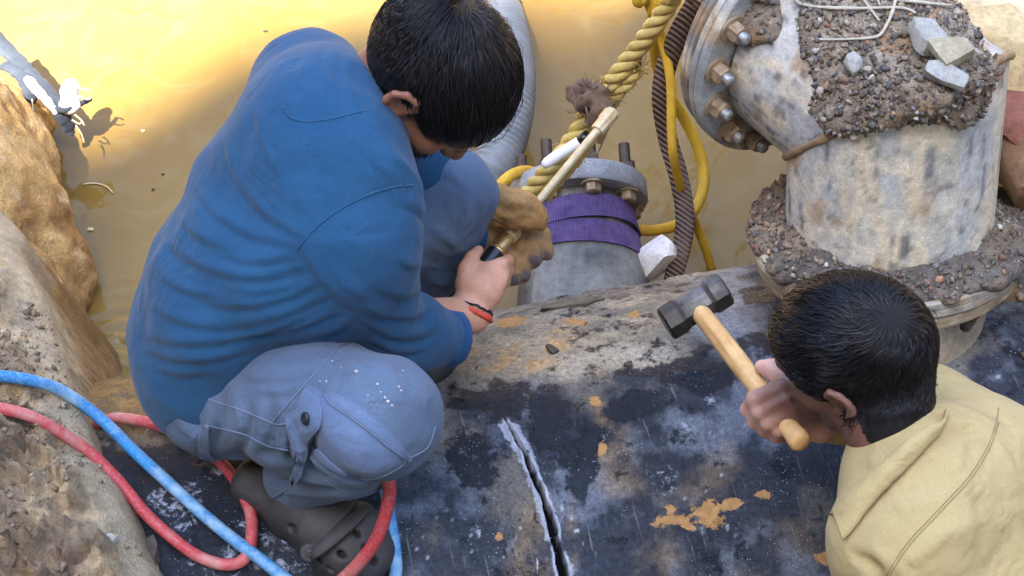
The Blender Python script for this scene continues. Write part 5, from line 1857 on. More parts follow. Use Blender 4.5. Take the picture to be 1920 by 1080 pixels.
pocket = patch_on(T1, 'cargo_pocket', [(604, 738), (640, 757), (690, 790), (735, 835), (760, 862), (715, 890), (680, 893), (640, 880), (606, 845), (596, 800), (592, 760)], M_POCK, tr1, .0045, bulge=.004, edge=.0009)
patch_on(T1, 'pocket_fold', [(612, 738), (660, 755), (715, 798), (768, 860), (735, 845), (690, 808), (650, 778), (622, 758)], M_POCK, tr1, .009, bulge=.002, edge=.001)
patch_on(T1, 'pocket_tail', [(586, 852), (600, 838), (625, 860), (660, 888), (690, 902), (650, 912), (615, 890)], M_POCK, tr1, .007, bulge=.002, edge=.0008)
flap = patch_on(T1, 'pocket_flap', [(583, 724), (604, 740), (612, 770), (608, 798), (590, 820), (578, 858), (566, 895), (552, 897), (560, 860), (545, 810), (542, 780), (570, 755)], M_POCK, tr1, .010, bulge=.004, edge=.001)
bp_ = T1.hit(592, 783); bn_ = T1.grad(bp_[None])[0]
Vb, Fb = lathe(bp_ + bn_ * .0135, bn_, [(.0085, 0), (.0085, .003), (.0065, .0048), (.005, .0042), (.001, .0044)], 18)
obj('snap_button', mesh_any('snap_button', Vb, Fb), simple('dark_snap', lin(40, 44, 52), .5, .3), flap)
patch_on(T1, 'pocket_flap', [(384, 795), (392, 800), (388, 830), (402, 862), (425, 878), (405, 885), (380, 868), (372, 832)], M_TROU, tr1, .004, bulge=.001, edge=.001)
for pix in ([(372, 735), (400, 752), (440, 765), (480, 780), (520, 796), (545, 790)], [(640, 648), (600, 690), (560, 735), (530, 770), (505, 800)], [(640, 648), (655, 640), (665, 645)], [(382, 795), (420, 805), (460, 815), (500, 835), (545, 845)], [(760, 862), (800, 840), (816, 800)], [(510, 935), (540, 915), (570, 892)]):
    seam('seam', T1, pix, .0011, M_THREAD, tr1, .0006)
# paint specks on the knee
VV = []
for x, y, s_ in [(668, 696, 3.2), (623, 677, 2), (612, 715, 3), (708, 720, 3), (714, 735, 3), (748, 725, 3), (752, 732, 2.5), (722, 745, 4), (728, 752, 3.5), (735, 760, 2.5), (640, 690, 1.5), (690, 741, 1.5), (600, 715, 1.6), (755, 695, 2)]:
    p = T1.hit(x, y)
    if p is None: continue
    g_ = T1.grad(p[None])[0]
    lv, lf = lathe(p, g_, [(s_ / 1900, -.0005), (s_ / 1900, .0005), (.0002, .0006)], 9)
    lv = p + (lv - p) * (1 + .7 * (RNG.random((len(lv), 1)) - .5)) + (lv - p) @ np.outer(R_, R_) * RNG.uniform(-.4, .8)
    VV.append((lv, lf))
V, F = merge(*VV)
obj('paint_specks', mesh_any('paint_specks', V, F), simple('speck', lin(206, 190, 184), .8), tr1, kind='stuff')

# clog on the near foot
heel, toe = onpipe(462, 905), onpipe(718, 1075)
fx = nrm(toe - heel); fz = nrm(np.array([0, 0, 1.0]) * .97 + PN * -.16); fz = nrm(fz - (fz @ fx) * fx); fy = np.cross(fz, fx)
FL = np.linalg.norm(toe - heel)
def FT(x, y, z): return heel + x * FL * fx + y * fy + z * fz
def clog(FT, fx, fy, fz, lo, hi, name, parent, holes=None):
    K_ = Field(lo, hi, .003)
    K_.loft([FT(.06, 0, .012), FT(.35, 0, .012), FT(.72, 0, .012), FT(.93, .004, .012)], [.040, .041, .053, .042], [.016, .016, .016, .016], fy, .02)
    K_.loft([FT(.05, 0, .030), FT(.32, 0, .036)], [.038, .040], [.024, .030], fy, .02)
    K_.loft([FT(.40, 0, .046), FT(.60, .0, .042), FT(.80, .003, .032), FT(.95, .004, .022)], [.043, .050, .051, .038], [.040, .038, .032, .022], fy, .02)
    if holes:
        for hx in (.54, .65, .76, .87):                                         # raised ribs over the toes
            K_.bump(np.array([FT(hx + 9 * y * y, y, .088 - .075 * (hx - .4) - 9 * y * y) for y in np.linspace(-.042, .042, 9)]), .0045, .0065, False)
        for hx_, hy_ in holes:
            p = K_.hit(hx_, hy_)
            if p is not None:
                n_h = K_.grad(p[None])[0]
                K_.ball(p, (.0085, .0050, .016), [nrm(np.cross(fy, n_h)), nrm(np.cross(n_h, np.cross(fy, n_h))), n_h], .003, 's')
    K_.noise(.0012, .03, 191)
    V, Q = K_.mesh()
    return obj(name, mesh_np(name, V, Q), M_CLOG, parent), K_
M_CLOG = simple('grey_black_foam', lin(62, 58, 54), .62, 0, .3, 26, .25, lin(44, 42, 42))
cl, KF = clog(FT, fx, fy, fz, np.minimum(heel, toe) - .11, np.maximum(heel, toe) + .11, 'clog', M1, [(546, 992), (596, 1052), (620, 1068), (668, 1000), (688, 1030), (700, 1050), (640, 1040)])
sp = [FT(.50, -.054, .034), FT(.52, -.050, .062), FT(.50, -.030, .086), FT(.46, .0, .096), FT(.43, .03, .088), FT(.42, .050, .058), FT(.43, .053, .04)]
V, F = tube(catmull(sp, 6), .0105, 8, flat=.28, hint=tuple(fz))
P_ = [KF.hit(x, y) for x, y in catmull([(585, 1035), (610, 1018), (640, 995), (668, 968), (688, 945)], 5)]
P_ = np.array([p for p in P_ if p is not None])
if len(P_) > 3:
    P_ = P_ + KF.grad(P_) * .0035
    Vs, Fs = tube(P_, .0115, 10, flat=.32, hint=tuple(fz))
    st_ = obj('strap', mesh_any('strap', Vs, Fs), M_CLOG, cl)
    Vr, Fr = lathe(P_[0] + fz * .001 - .002 * fx, nrm(CAM - P_[0]), [(.0135, -.004), (.0135, .003), (.0115, .0045), (.008, .0035), (.007, .005), (.001, .0055)], 20)
    obj('rivet', mesh_any('rivet', Vr, Fr), M_CLOG, cl)
# far clog, glimpsed between knee and sleeve
heel2, toe2 = onpipe(700, 640), onpipe(832, 712)
fx2 = nrm(toe2 - heel2); fz2 = nrm(fz - (fz @ fx2) * fx2); fy2 = np.cross(fz2, fx2); FL2 = .26
toe2 = heel2 + fx2 * 0
heel2 = onpipe(832, 712) - fx2 * FL2
def FT2(x, y, z): return heel2 + x * FL2 * fx2 + y * fy2 + z * fz2
clog(FT2, fx2, fy2, fz2, np.minimum(heel2, heel2 + fx2 * FL2) - .11, np.maximum(heel2, heel2 + fx2 * FL2) + .11, 'clog', M1)

# wrist threads
wax = nrm(haR - wrR)
for off_, rr, mt, nm in [(-.010, .0048, simple('orange_thread', lin(214, 82, 58), .8), 'wrist_thread'), (-.001, .0018, simple('black_thread', lin(30, 28, 40), .8), 'wrist_thread')]:
    u_, w_, _ = frame_from(wax, tuple(R_ * .8 + U_ * .35))
    P_ = np.array([wrR + wax * off_ + (.0350 * math.cos(a) * u_ + .0312 * math.sin(a) * w_) + .0006 * RNG.normal(size=3) for a in np.linspace(0, 2 * math.pi, 60, endpoint=False)])
    V, F = tube(P_, rr * (1 + .18 * np.sin(np.arange(60) * 2.1)), 8, closed=True)
    obj(nm, mesh_any(nm, V, F), mt, M1)

# leather glove on the far hand
G = Field(D(950, 430, 2.92) - .16, D(950, 430, 2.92) + .16, .0028)
G.loft([D(862, 425, 2.93), D(900, 425, 2.93), D(925, 440, 2.945)], [.046, .044, .042], [.036, .032, .028], U_, .02)
G.loft([D(890, 385, 2.915), D(930, 384, 2.885), D(975, 394, 2.875), D(1008, 408, 2.885)], [.027, .029, .026, .0205], [.024, .024, .021, .018], U_, .018)
G.loft([D(925, 432, 2.945), D(978, 434, 2.945), D(1012, 444, 2.94), D(1022, 472, 2.935)], [.0165, .0170, .0170, .0155], k=.006)
G.loft([D(918, 452, 2.945), D(960, 456, 2.935), D(994, 467, 2.925), D(998, 486, 2.92)], [.0165, .0170, .0165, .0150], k=.005)
G.loft([D(905, 468, 2.94), D(942, 478, 2.925), D(972, 498, 2.915), D(979, 513, 2.915)], [.0165, .0170, .0160, .0145], k=.005)
G.loft([D(905, 490, 2.93), D(935, 503, 2.92), D(958, 519, 2.91)], [.0150, .0155, .0135], k=.005)
G.noise(.0016, .022, 195); G.noise(.0008, .008, 196)
for pix, A, sg in [([(895, 372), (920, 400), (940, 418)], -.004, .005), ([(930, 365), (960, 378), (990, 380)], .003, .007), ([(940, 400), (970, 396), (985, 385)], -.003, .005), ([(900, 420), (930, 420), (950, 412)], -.005, .006),
                   ([(955, 450), (958, 458)], -.003, .005), ([(905, 390), (935, 398), (960, 412)], .003, .006), ([(985, 400), (1005, 395)], -.0025, .004), ([(980, 440), (985, 452)], -.003, .004), ([(955, 462), (965, 472)], -.003, .004), ([(935, 486), (945, 495)], -.003, .004), ([(880, 440), (900, 450), (910, 470)], -.004, .006)]:
    G.fold(pix, A, sg, d0=2.5)
V, Q = G.mesh()
me = mesh_np('glove', V, Q)
x_, y_ = projv(V)
n1 = fbm(V, .03, 4, 197); n2 = fbm(V, .012, 3, 198)
C = np.array(lin(164, 122, 72)) * (.62 + .7 * n1)[:, None]
C = C * (1 - .5 * sstep(n2, .5, .65)[:, None]) + .5 * sstep(n2, .5, .65)[:, None] * np.array(lin(120, 96, 66))
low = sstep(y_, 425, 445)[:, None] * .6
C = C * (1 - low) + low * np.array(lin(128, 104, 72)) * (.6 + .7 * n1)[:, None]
for tx, ty in ((1024, 482), (1001, 490), (982, 518), (962, 526)):
    w_ = sstep(np.hypot(x_ - tx, y_ - ty), 17, 7)[:, None] * sstep(n2, .3, .5)[:, None] * .85
    C = C * (1 - w_) + w_ * np.array(lin(66, 68, 74))
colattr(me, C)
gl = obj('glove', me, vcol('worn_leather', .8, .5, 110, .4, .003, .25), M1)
seam('seam', G, [(893, 395), (915, 405), (935, 416), (945, 420)], .0013, M_RUST, gl, .0002, d0=2.5)

# hair: cap plus combed strands
HS = Field(H1C - .17, H1C + .17, .004)
rr_, ff_, uu_ = H1F
HS.ball(H1C - .010 * ff_ + .024 * uu_, (.083, .106, .094), [rr_, ff_, uu_], 0)
def hl1(q):                                     # hairline: positive inside the hair
    x, y, z = q
    side = min(max((abs(x) - .045) / .03, 0), 1)
    line = np.interp(y, [-.12, -.085, -.045, -.01, .02, .05, .075, .10], [-.055, -.052, -.030, -.005, .010, .030, .050, .056])
    back = np.interp(y, [-.12, -.085, -.05], [-.06, -.062, -.045])
    line = line * side + (1 - side) * (back if y < -.03 else np.interp(y, [-.03, .04, .075, .10], [-.02, .03, .045, .05]))
    return (z - line)
def lmask(V, c, fr, fn):
    q = (V - c) @ np.stack(fr).T
    return np.array([fn(p) for p in q])
def hair_cap(S, c, fr, fn, whorl, name, mat, parent, scalp):
    V, Q = S.mesh(iso=.004)
    m = lmask(V, c, fr, fn)
    keep = (m > 0)[Q].all(1)
    Q = Q[keep]
    used = np.unique(Q); rm = np.zeros(len(V), int); rm[used] = np.arange(len(used))
    V, Q = V[used], rm[Q]
    q = (V - c) @ np.stack(fr).T
    w = sstep(np.linalg.norm(q - np.array(whorl), axis=1), .020, .003)[:, None]
    C = np.array(lin(20, 18, 19)) * (1 - w * .8) + np.array(scalp) * w * .8
    me = mesh_np(name, V, Q)
    colattr(me, C)
    return obj(name, me, mat, parent)
M_CAP = vcol('hair_base', .6, .8, 240, .6, .003, .3)
M_HAIR1 = m_hair('black_hair', lin(20, 19, 21), .24)
WH1 = (-.012, -.062, .088)
cap1 = hair_cap(HS, H1C, H1F, hl1, WH1, 'hair', M_CAP, M1, lin(120, 90, 76))
def reg1(q):
    m = hl1(q)
    dw = np.linalg.norm(q - np.array(WH1))
    return 0 if m < .002 else (.25 if dw < .012 else 1)
def len1(q):
    x, y, z = q
    top = np.interp(z, [-.02, .03, .07], [.014, .04, .075])
    if y > .0: top = max(top, np.interp(z, [0, .05], [.05, .095]))
    if y < -.05: top = np.interp(z, [-.05, .0, .05, .09], [.010, .012, .022, .045])
    return top
def lift1(q):
    return np.interp(q[2], [-.05, .0, .05, .09], [.003, .007, .013, .015])
def flow1(q):
    return np.array([.25, .55, -.15]) if q[1] > -.03 else np.array([0, .05, -.35])
V, Q = hair_strands(HS, H1C, H1F, WH1, 12500, reg1, len1, lift1, .00062, .45, 201, .22, flow=flow1, jitter=.06, steps=9, clump=.7)
obj('strands', mesh_np('strands', V, Q), M_HAIR1, cap1, kind='stuff')
# short beard along the jaw
BS = B
def beard_strands(F, c, fr, n, inside, L, seed, mat, parent, rad=.00045):
    rg = np.random.default_rng(seed)
    r, f, u = fr
    M = np.stack(fr)
    P = []
    while len(P) < n:
        q = np.array([rg.uniform(-.08, .08), rg.uniform(-.02, .11), rg.uniform(-.12, -.01)])
        p = c + q @ M
        if abs(q[0]) < .07 and abs(F.sample(p[None])[0]) < .006 and inside(q): P.append(p)
    P = np.array(P)
    for _ in range(2): P = P - F.sample(P)[:, None] * F.grad(P)
    g = F.grad(P)
    d = nrm(-u * 1.0 + f * .3)
    t = g * .6 + d + rg.normal(size=g.shape) * .3
    t /= np.linalg.norm(t, axis=1)[:, None]
    l = L * rg.uniform(.5, 1.2, len(P))[:, None]
    vf = [tube([a, a + b * .5, a + b], [rad, rad * .8, rad * .3], 3, False) for a, b in zip(P, t * l)]
    V, Fc = merge(*vf)
    return obj('beard', mesh_any('beard', V, Fc), mat, parent, kind='stuff')
beard_strands(B, H1C, H1F, 900, lambda q: q[2] < -.030 and q[1] > -.005 and q[2] < -.052 + (0.02 if abs(q[0]) > .04 else 0), .007, 203, M_HAIR1, M1)
# ------------------------------------------------------------------ worker in the yellow shirt, with the hammer
H2C = D(1602, 664, 2.45)
H2F = headframe((-.74, .42, -.50), (-.28, .06, 1.0))
r2, f2, u2_ = H2F
SC2 = D(1752, 925, 2.43)                          # between the shoulders
tl = nrm(np.array([-.62, -.78, -.05]))            # his left
sL2, sR2 = SC2 + tl * .092, SC2 - tl * .15 + np.array([0, -.035, -.045])
pel2 = SC2 + np.array([.20, -.24, -.42])
nk2 = D(1690, 850, 2.43)                          # base of the neck
M2 = thing('person', 'dark-haired worker in a pale yellow shirt leaning over the pipe with a hammer', 'person', (.75, -.55, -.35))

# hammer
hmH, hmE = D(1302, 572, 2.80), D(1503, 832, 2.53)
hax = nrm(hmE - hmH)
HM = thing('hammer', 'short-handled sledge hammer with a dark steel head in the yellow-shirted worker\'s fist', 'hammer', hmH)
hlen = np.linalg.norm(hmE - hmH)
prof = [(.001, -.010), (.0125, -.010), (.0135, 0), (.0145, .05), (.0150, .12), (.0145, .2), (.0150, .27), (.0155, hlen - .045), (.0135, hlen - .028), (.0150, hlen - .014), (.0145, hlen - .003), (.010, hlen + .002), (.001, hlen + .003)]
V, F = lathe(hmH, hax, prof, 24)
t = NT('worn_wood')
ax_e = Vector(hax).to_track_quat('Z', 'Y').inverted().to_euler()
gr = t.mapping(t.mapping(rot=tuple(ax_e)), (150, 150, 5))
wv = t.noise(1.0, 6, .65, gr, .2)
cc = t.mix(t.ramp(t.noise(25, 4, .6), [(.3, 0.), (.7, 1.)]), lin(190, 144, 88), lin(222, 184, 126))
cc = t.mix(t.ramp(wv, [(.55, 0.), (.7, .7)]), cc, lin(128, 84, 48))
M_WOOD = t.done(cc, .5, t.bump(wv, .25, .002), spec=.4)
obj('handle', mesh_any('handle', V, F), M_WOOD, HM)
# head: an octagonal block across the handle
hd_dir = nrm(D(1346, 530, 2.80) - D(1250, 600, 2.80) + V_ * .012)
hd_dir = nrm(hd_dir - (hd_dir @ hax) * hax)
hu = hax; hw = np.cross(hd_dir, hu)
V, F = [], []
prof = [(-.052, .0215), (-.049, .0262), (-.028, .0268), (-.021, .0230), (.021, .0230), (.028, .0268), (.049, .0262), (.052, .0215)]
for h_, r_ in prof:
    for k in range(8):
        a = math.pi / 8 + k * math.pi / 4
        V.append(hmH + hax * .004 + hd_dir * h_ + r_ * 1.06 * (hu * math.cos(a) + hw * math.sin(a)))
for i in range(len(prof) - 1):
    for k in range(8):
        F.append((i * 8 + k, i * 8 + (k + 1) % 8, (i + 1) * 8 + (k + 1) % 8, (i + 1) * 8 + k))
for base, sgn in ((0, -1), ((len(prof) - 1) * 8, 1)):
    F.append(tuple(base + k for k in (range(8) if sgn > 0 else reversed(range(8)))))
t = NT('forged_steel')
n1_ = t.noise(40, 6, .65)
cc = t.mix(t.ramp(n1_, [(.35, 0.), (.7, 1.)]), lin(46, 44, 42), lin(78, 74, 68))
cc = t.mix(t.ramp(t.noise(18, 4, .6), [(.52, 0.), (.7, .6)]), cc, lin(140, 138, 136))
obj('hammer_head', autosmooth(mesh_any('hammer_head', V, F), 25), t.done(cc, t.ramp(n1_, [(.3, .3), (.7, .6)]), t.bump(n1_, .3, .003), .55), HM)

# body
wr2, ha2 = D(1536, 792, 2.60), D(1478, 750, 2.578)
el2 = np.array([.53, -.02, .69])
B2 = Field((.18, -.85, -.40), (1.05, .12, 1.15), .0040)
B2.loft([SC2 + (0, 0, -.03), SC2 + .5 * (pel2 - SC2), pel2], [.13, .11, .12], [.09, .09, .10], tl, .03)
B2.loft([sL2, SC2 + (0, 0, -.01), sR2], .05, k=.03)
B2.loft([sR2, el2, wr2], [.045, .04, .027], k=.02)
B2.loft([sL2, sL2 + (.03, -.08, -.26), sL2 + (.03, -.0, -.52)], [.045, .04, .03], k=.02)
for sd in (1, -1):
    hp = pel2 - tl * .09 * sd
    B2.loft([hp, hp + (.02, .02, -.40), hp + (.03, -.06, -.74)], [.085, .06, .05], k=.02)
B2.loft([nk2 + (.02, -.015, -.05), .5 * (nk2 + H2C) + (.01, -.01, -.005), H2C - .03 * f2 - .03 * u2_], [.064, .053, .053], k=.03)
add_head(B2, H2C, H2F, .93)
# fist on the handle
B2.loft([wr2, D(1508, 768, 2.588), D(1482, 752, 2.575)], [.025, .031, .035], [.020, .019, .018], nrm(R_ * .45 - U_ * .75), .015)
B2.loft([D(1502, 745, 2.595), D(1474, 712, 2.60), D(1448, 692, 2.618), D(1428, 688, 2.635)], [.019, .0165, .0125, .0105], k=.01)
for a, b, c_, d_, rr in [((1464, 727, 2.563), (1414, 748, 2.556), (1402, 768, 2.585), (1424, 778, 2.612), .0114), ((1474, 748, 2.560), (1424, 772, 2.556), (1414, 790, 2.585), (1436, 798, 2.61), .0112),
                         ((1484, 768, 2.562), (1440, 793, 2.560), (1434, 808, 2.588), (1455, 812, 2.61), .0104), ((1494, 786, 2.566), (1459, 808, 2.566), (1454, 820, 2.588), (1470, 822, 2.605), .0090)]:
    B2.loft([D(a[0] + 22, a[1] + 8, a[2] + .012), D(*a), D(*b), D(*c_), D(*d_)], [rr, rr * 1.1, rr * 1.0, rr * .92, rr * .8], k=.0035)
    B2.ball(D(a[0], a[1], a[2] - .008), rr * .8, k=.008)
    B2.ball(D(b[0], b[1], b[2] - .003), rr * .85, k=.006)
V, Q = B2.mesh()
me = mesh_np('body', V, Q)
loc = (V - H2C) @ np.stack(H2F).T
tint = np.ones((len(V), 3))
face = sstep(np.linalg.norm(loc, axis=1), .20, .14)[:, None]
tint *= 1 - face * np.array([.70, .75, .77])
neck = sstep(np.linalg.norm(V - (nk2 + .25 * (H2C - nk2)), axis=1), .15, .09)[:, None] * (1 - face)
tint *= 1 - neck * np.array([.78, .80, .80])
bd = sstep(loc[:, 2], -.030, -.055) * sstep(loc[:, 1], -.01, .02) * sstep(np.linalg.norm(loc, axis=1), .17, .14)
tint *= 1 - (.30 * bd)[:, None]
colattr(me, tint, 'tint')
M_SK2 = m_skin('skin_brown', lin(218, 174, 156), lin(198, 148, 130))
obj('body', me, M_SK2, M2)

# shirt
S2 = Field((.20, -.95, .15), (1.10, .16, 1.06), .0042)
S2.loft([nk2 + (.015, -.012, -.045), SC2 + (.01, -.01, -.03), SC2 + .33 * (pel2 - SC2), pel2 + (0, 0, .05)], [.085, .150, .17, .175], [.070, .098, .120, .125], tl, .04)
S2.loft([sL2, nk2 + .5 * (SC2 - nk2) + (0, 0, -.015), sR2], [.070, .078, .070], k=.06)
S2.loft([sR2, el2], [.078, .062], k=.03)
S2.loft([el2, el2 + .75 * (wr2 - el2)], [.06, .048], k=.03)
S2.loft([sL2, sL2 + (.03, -.08, -.26), sL2 + (.03, -.02, -.46)], [.078, .064, .05], k=.03)
S2.noise(.004, .11, 211); S2.noise(.0015, .035, 212)
for pix, A, sg in [([(1640, 1000), (1700, 960), (1780, 930)], .003, .014), ([(1700, 1060), (1780, 1000), (1850, 980)], .004, .014), ([(1790, 800), (1800, 840), (1790, 880)], .004, .010), ([(1820, 770), (1850, 790), (1890, 800)], .003, .012),
                   ([(1760, 830), (1790, 810), (1830, 800)], -.004, .009), ([(1860, 820), (1890, 870), (1920, 930)], .004, .013), ([(1600, 1040), (1640, 1060), (1660, 1100)], -.005, .010), ([(1640, 1030), (1690, 1070), (1720, 1120)], .004, .010), ([(1880, 960), (1910, 1010), (1930, 1080)], .004, .013), ([(1830, 900), (1840, 960), (1850, 1040)], -.003, .014)]:
    S2.fold(pix, A * 1.6, sg * .8)
for pix, dp, w in [([(1650, 985), (1700, 960), (1770, 945)], .0025, .006), ([(1600, 1040), (1640, 1062), (1668, 1105)], .0060, .006), ([(1770, 820), (1800, 806), (1850, 802)], .0040, .0055), ([(1800, 850), (1830, 835), (1880, 832)], .0030, .006), ([(1740, 1060), (1790, 1010), (1850, 990)], .0030, .007), ([(1870, 900), (1895, 960), (1925, 1010)], .0035, .007), ([(1690, 900), (1720, 890), (1750, 860)], .003, .006)]:
    crease(S2, pix, dp, w)
V, Q = S2.mesh()
M_YEL = cloth('pale_yellow_drill', lin(180, 158, 108), lin(194, 174, 124), 900, 6, .95, .08, lin(174, 150, 102), [((12, 10, 20), (.4, .3, .6), .45, .42, .6), ((24, 20, 8), (.2, .6, .1), .3, .46, .66)])
M_YELT = simple('yellow_thread', lin(150, 130, 84), .9, 0, .1)
sh2 = obj('shirt', mesh_np('shirt', V, Q), M_YEL, M2)
for pix in ([(1655, 1090), (1700, 1020), (1760, 955), (1815, 895), (1850, 840), (1868, 790), (1872, 765)], [(1660, 1092), (1704, 1024), (1764, 959), (1819, 899), (1854, 843), (1872, 793)]):
    seam('seam', S2, pix, .0009, M_YELT, sh2, .0002)
# collar: a folded band standing round the neck
CF = Field(nk2 - .22, nk2 + .22, .005)
CF.G = np.full_like(CF.G, .3)
nax2 = nrm(H2C - .05 * f2 - nk2 + np.array([.02, -.02, .03]))
top = [(1778, 766), (1768, 790), (1742, 800), (1706, 822), (1672, 852), (1640, 882), (1606, 906), (1578, 934), (1562, 962)]
low = [(1772, 792), (1762, 812), (1745, 830), (1716, 862), (1684, 894), (1652, 926), (1622, 962), (1600, 992), (1580, 1014)]
tp, lw = catmull(top, 6), catmull(low, 6)
V = []
m = len(tp)
rows = 7
def dep(x, y):
    best_ = 2.47
    for F_ in (S2, B2):
        p = F_.hit(x, y, 2.0, 2.7)
        if p is not None: best_ = min(best_, (p - CAM) @ V_)
    return best_
def smooth(a, n=4):
    for _ in range(n):
        a = np.convolve(np.pad(a, 2, mode='edge'), np.ones(5) / 5, 'valid')
    return a
dtop = smooth(np.array([dep(*q) for q in tp])) - .030
dlow = smooth(np.array([dep(*q) for q in lw])) - .007
dmid = smooth(np.array([dep(*q) for q in (tp + lw) / 2]))
for k in range(rows):
    s_ = k / (rows - 1)
    for i in range(m):
        x, y = tp[i] * (1 - s_) + lw[i] * s_
        d_ = dtop[i] * (1 - s_) + dlow[i] * s_ - .006 * math.sin(math.pi * s_)
        V.append(D(x, y, min(d_, dmid[i] - .006 if .3 < s_ < .7 else 9)))
for k in range(1, 5):                             # inner stand folding down against the neck
    s_ = k / 4
    for i in range(m):
        x, y = tp[i]
        V.append(D(x - 6 * s_, y + 4 * s_, dtop[i] + .004 + .04 * s_))
V = np.array(V)
F = []
for k in range(rows - 1):
    for i in range(m - 1):
        F.append((k * m + i, k * m + i + 1, (k + 1) * m + i + 1, (k + 1) * m + i))
o_ = rows * m
for i in range(m - 1): F.append((i, o_ + i, o_ + i + 1, i + 1))
for k in range(3):
    for i in range(m - 1):
        a = o_ + k * m
        F.append((a + i, a + m + i, a + m + i + 1, a + i + 1))
co = obj('collar', mesh_any('collar', V, F), M_YEL, sh2)
md = co.modifiers.new('thick', 'SOLIDIFY'); md.thickness = .003; md.offset = 0
V2_, F2_ = tube(np.array([D(*(lw[i] * .93 + tp[i] * .07), 2.0) * 0 + V[(rows - 1) * m + i] * .93 + V[i] * .07 for i in range(m)]) + nrm(CAM - nk2) * .0016, .0007, 5)
obj('stitching', mesh_any('stitching', V2_, F2_), M_YELT, co)

# trousers, out of the picture below
T2 = Field((.40, -1.0, -.42), (1.15, -.10, .60), .008)
for sd in (1, -1):
    hp = pel2 - tl * .09 * sd
    T2.loft([pel2, hp, hp + (.02, .02, -.40), hp + (.03, -.06, -.76)], [.14, .115, .085, .075], k=.03)
V, Q = T2.mesh()
obj('trousers', mesh_np('trousers', V, Q), M_TROU, M2)

# hair
HS2 = Field(H2C - .17, H2C + .17, .004)
HS2.ball(H2C - .010 * f2 + .022 * u2_, (.0745, .102, .089), [r2, f2, u2_], 0)
HS2.loft([H2C - .03 * f2 - .03 * u2_, H2C - .03 * f2 - .03 * u2_ + 1.0 * (.5 * (nk2 + H2C) + np.array([.01, -.01, -.005]) - (H2C - .03 * f2 - .03 * u2_))], [.0585, .0585], k=.02)
def hl2(q):
    x, y, z = q
    side = min(max((abs(x) - .045) / .03, 0), 1)
    line = np.interp(y, [-.12, -.085, -.050, -.028, -.005, .018, .05, .075, .10], [-.132, -.125, -.100, -.020, .008, -.012, .034, .052, .056])
    mid = -.132 if y < -.03 else np.interp(y, [-.03, .04, .075, .10], [-.02, .03, .05, .055])
    return z - (line * side + (1 - side) * mid)
WH2 = (-.004, -.078, .058)
cap2 = hair_cap(HS2, H2C, H2F, hl2, WH2, 'hair', M_CAP, M2, lin(150, 116, 104))
# the nape below the skull is covered too
def reg2(q):
    m = hl2(q)
    dw = np.linalg.norm(q - np.array(WH2))
    return 0 if m < .002 else (.6 if dw < .010 else 1)
def len2(q):
    x, y, z = q
    L_ = np.interp(z, [-.07, -.02, .03, .07], [.012, .028, .050, .068])
    if y > .03: L_ = max(L_, .050)
    return L_
def lift2(q):
    return np.interp(q[2], [-.07, -.02, .05, .09], [.004, .006, .009, .011]) + (.004 if q[1] > .05 else 0)
def flow2(q):
    if q[2] < -.045: return np.array([0, .1, -1.2])
    return np.array([.25, .45, -.05]) if q[1] > -.05 else np.array([0, -.05, -.45])
M_HAIR2 = m_hair('black_wavy_hair', lin(19, 18, 21), .25)
V, Q = hair_strands(HS2, H2C, H2F, WH2, 13500, reg2, len2, lift2, .0007, -.5, 301, .18, flow=flow2, jitter=.45, nape=.18, wave=.0026, clump=1.3)
obj('strands', mesh_np('strands', V, Q), M_HAIR2, cap2, kind='stuff')
M_GREY = simple('grey_stubble', lin(120, 116, 112), .6, 0, .5, 300, .1, lin(50, 46, 46))
beard_strands(B2, H2C, H2F, 800, lambda q: q[1] > -.012 and q[2] < -.028 + (0.02 if q[1] < .02 else -.02), .0045, 303, M_GREY, M2, .0004)
# ------------------------------------------------------------------ welding hoses over the mud and the pipe
def over(x, y, off=.0):
    """on the pipe or on the mud, whichever the line of sight meets first"""
    p = onpipe(x, y, off)
    h = MUDB.ray_cast(Vector(CAM), Vector(nrm(ray(x, y))))
    if h[0] is not None:
        q = np.array(h[0]) + np.array(h[1]) * off
        if (q - CAM) @ V_ < (p - CAM) @ V_: return q
    return p
mm = bpy.data.objects['mud_bank'].data
MUDB = bvh_of([v.co for v in mm.vertices], [p.vertices for p in mm.polygons])
def lay(pix, off=.011, lifts=None):
    out = []
    for i, (x, y) in enumerate(pix):
        out.append(over(x, y, off + (lifts[i] if lifts else 0)))
    return out
def lay2(pix, off, n=6, win=9, extra=()):
    """a stiff hose: follows the surfaces under it without dipping into every hollow"""
    q = catmull(np.array(pix, float), n)
    d = np.array([(over(x, y, off) - CAM) @ V_ for x, y in q])
    lo_ = np.array([d[max(0, i - win // 2):i + win // 2 + 1].min() for i in range(len(d))])
    for _ in range(3):
        lo_ = np.convolve(np.pad(lo_, win // 2, mode='edge'), np.ones(win) / win, 'valid')
    return [D(x, y, k) for (x, y), k in zip(q, np.minimum(lo_, d + .01))][::2] + list(extra)
blue = lay2([(-700, 640), (-400, 650), (-200, 672), (-60, 700), (10, 706), (60, 714), (110, 730), (160, 762), (205, 800), (250, 845), (310, 900), (370, 955), (430, 1005), (490, 1050), (545, 1092), (610, 1130), (680, 1140), (725, 1115), (742, 1075), (740, 1030), (733, 985)], .012, extra=[onpipe(726, 945, .03), onpipe(716, 905, .06), D(712, 870, 2.62)])
hose('gas_hose', blue, .0092, M_BLUEH, 'dusty blue rubber hose slanting across the mud and curling back beside the clog', 'hose', n=4)
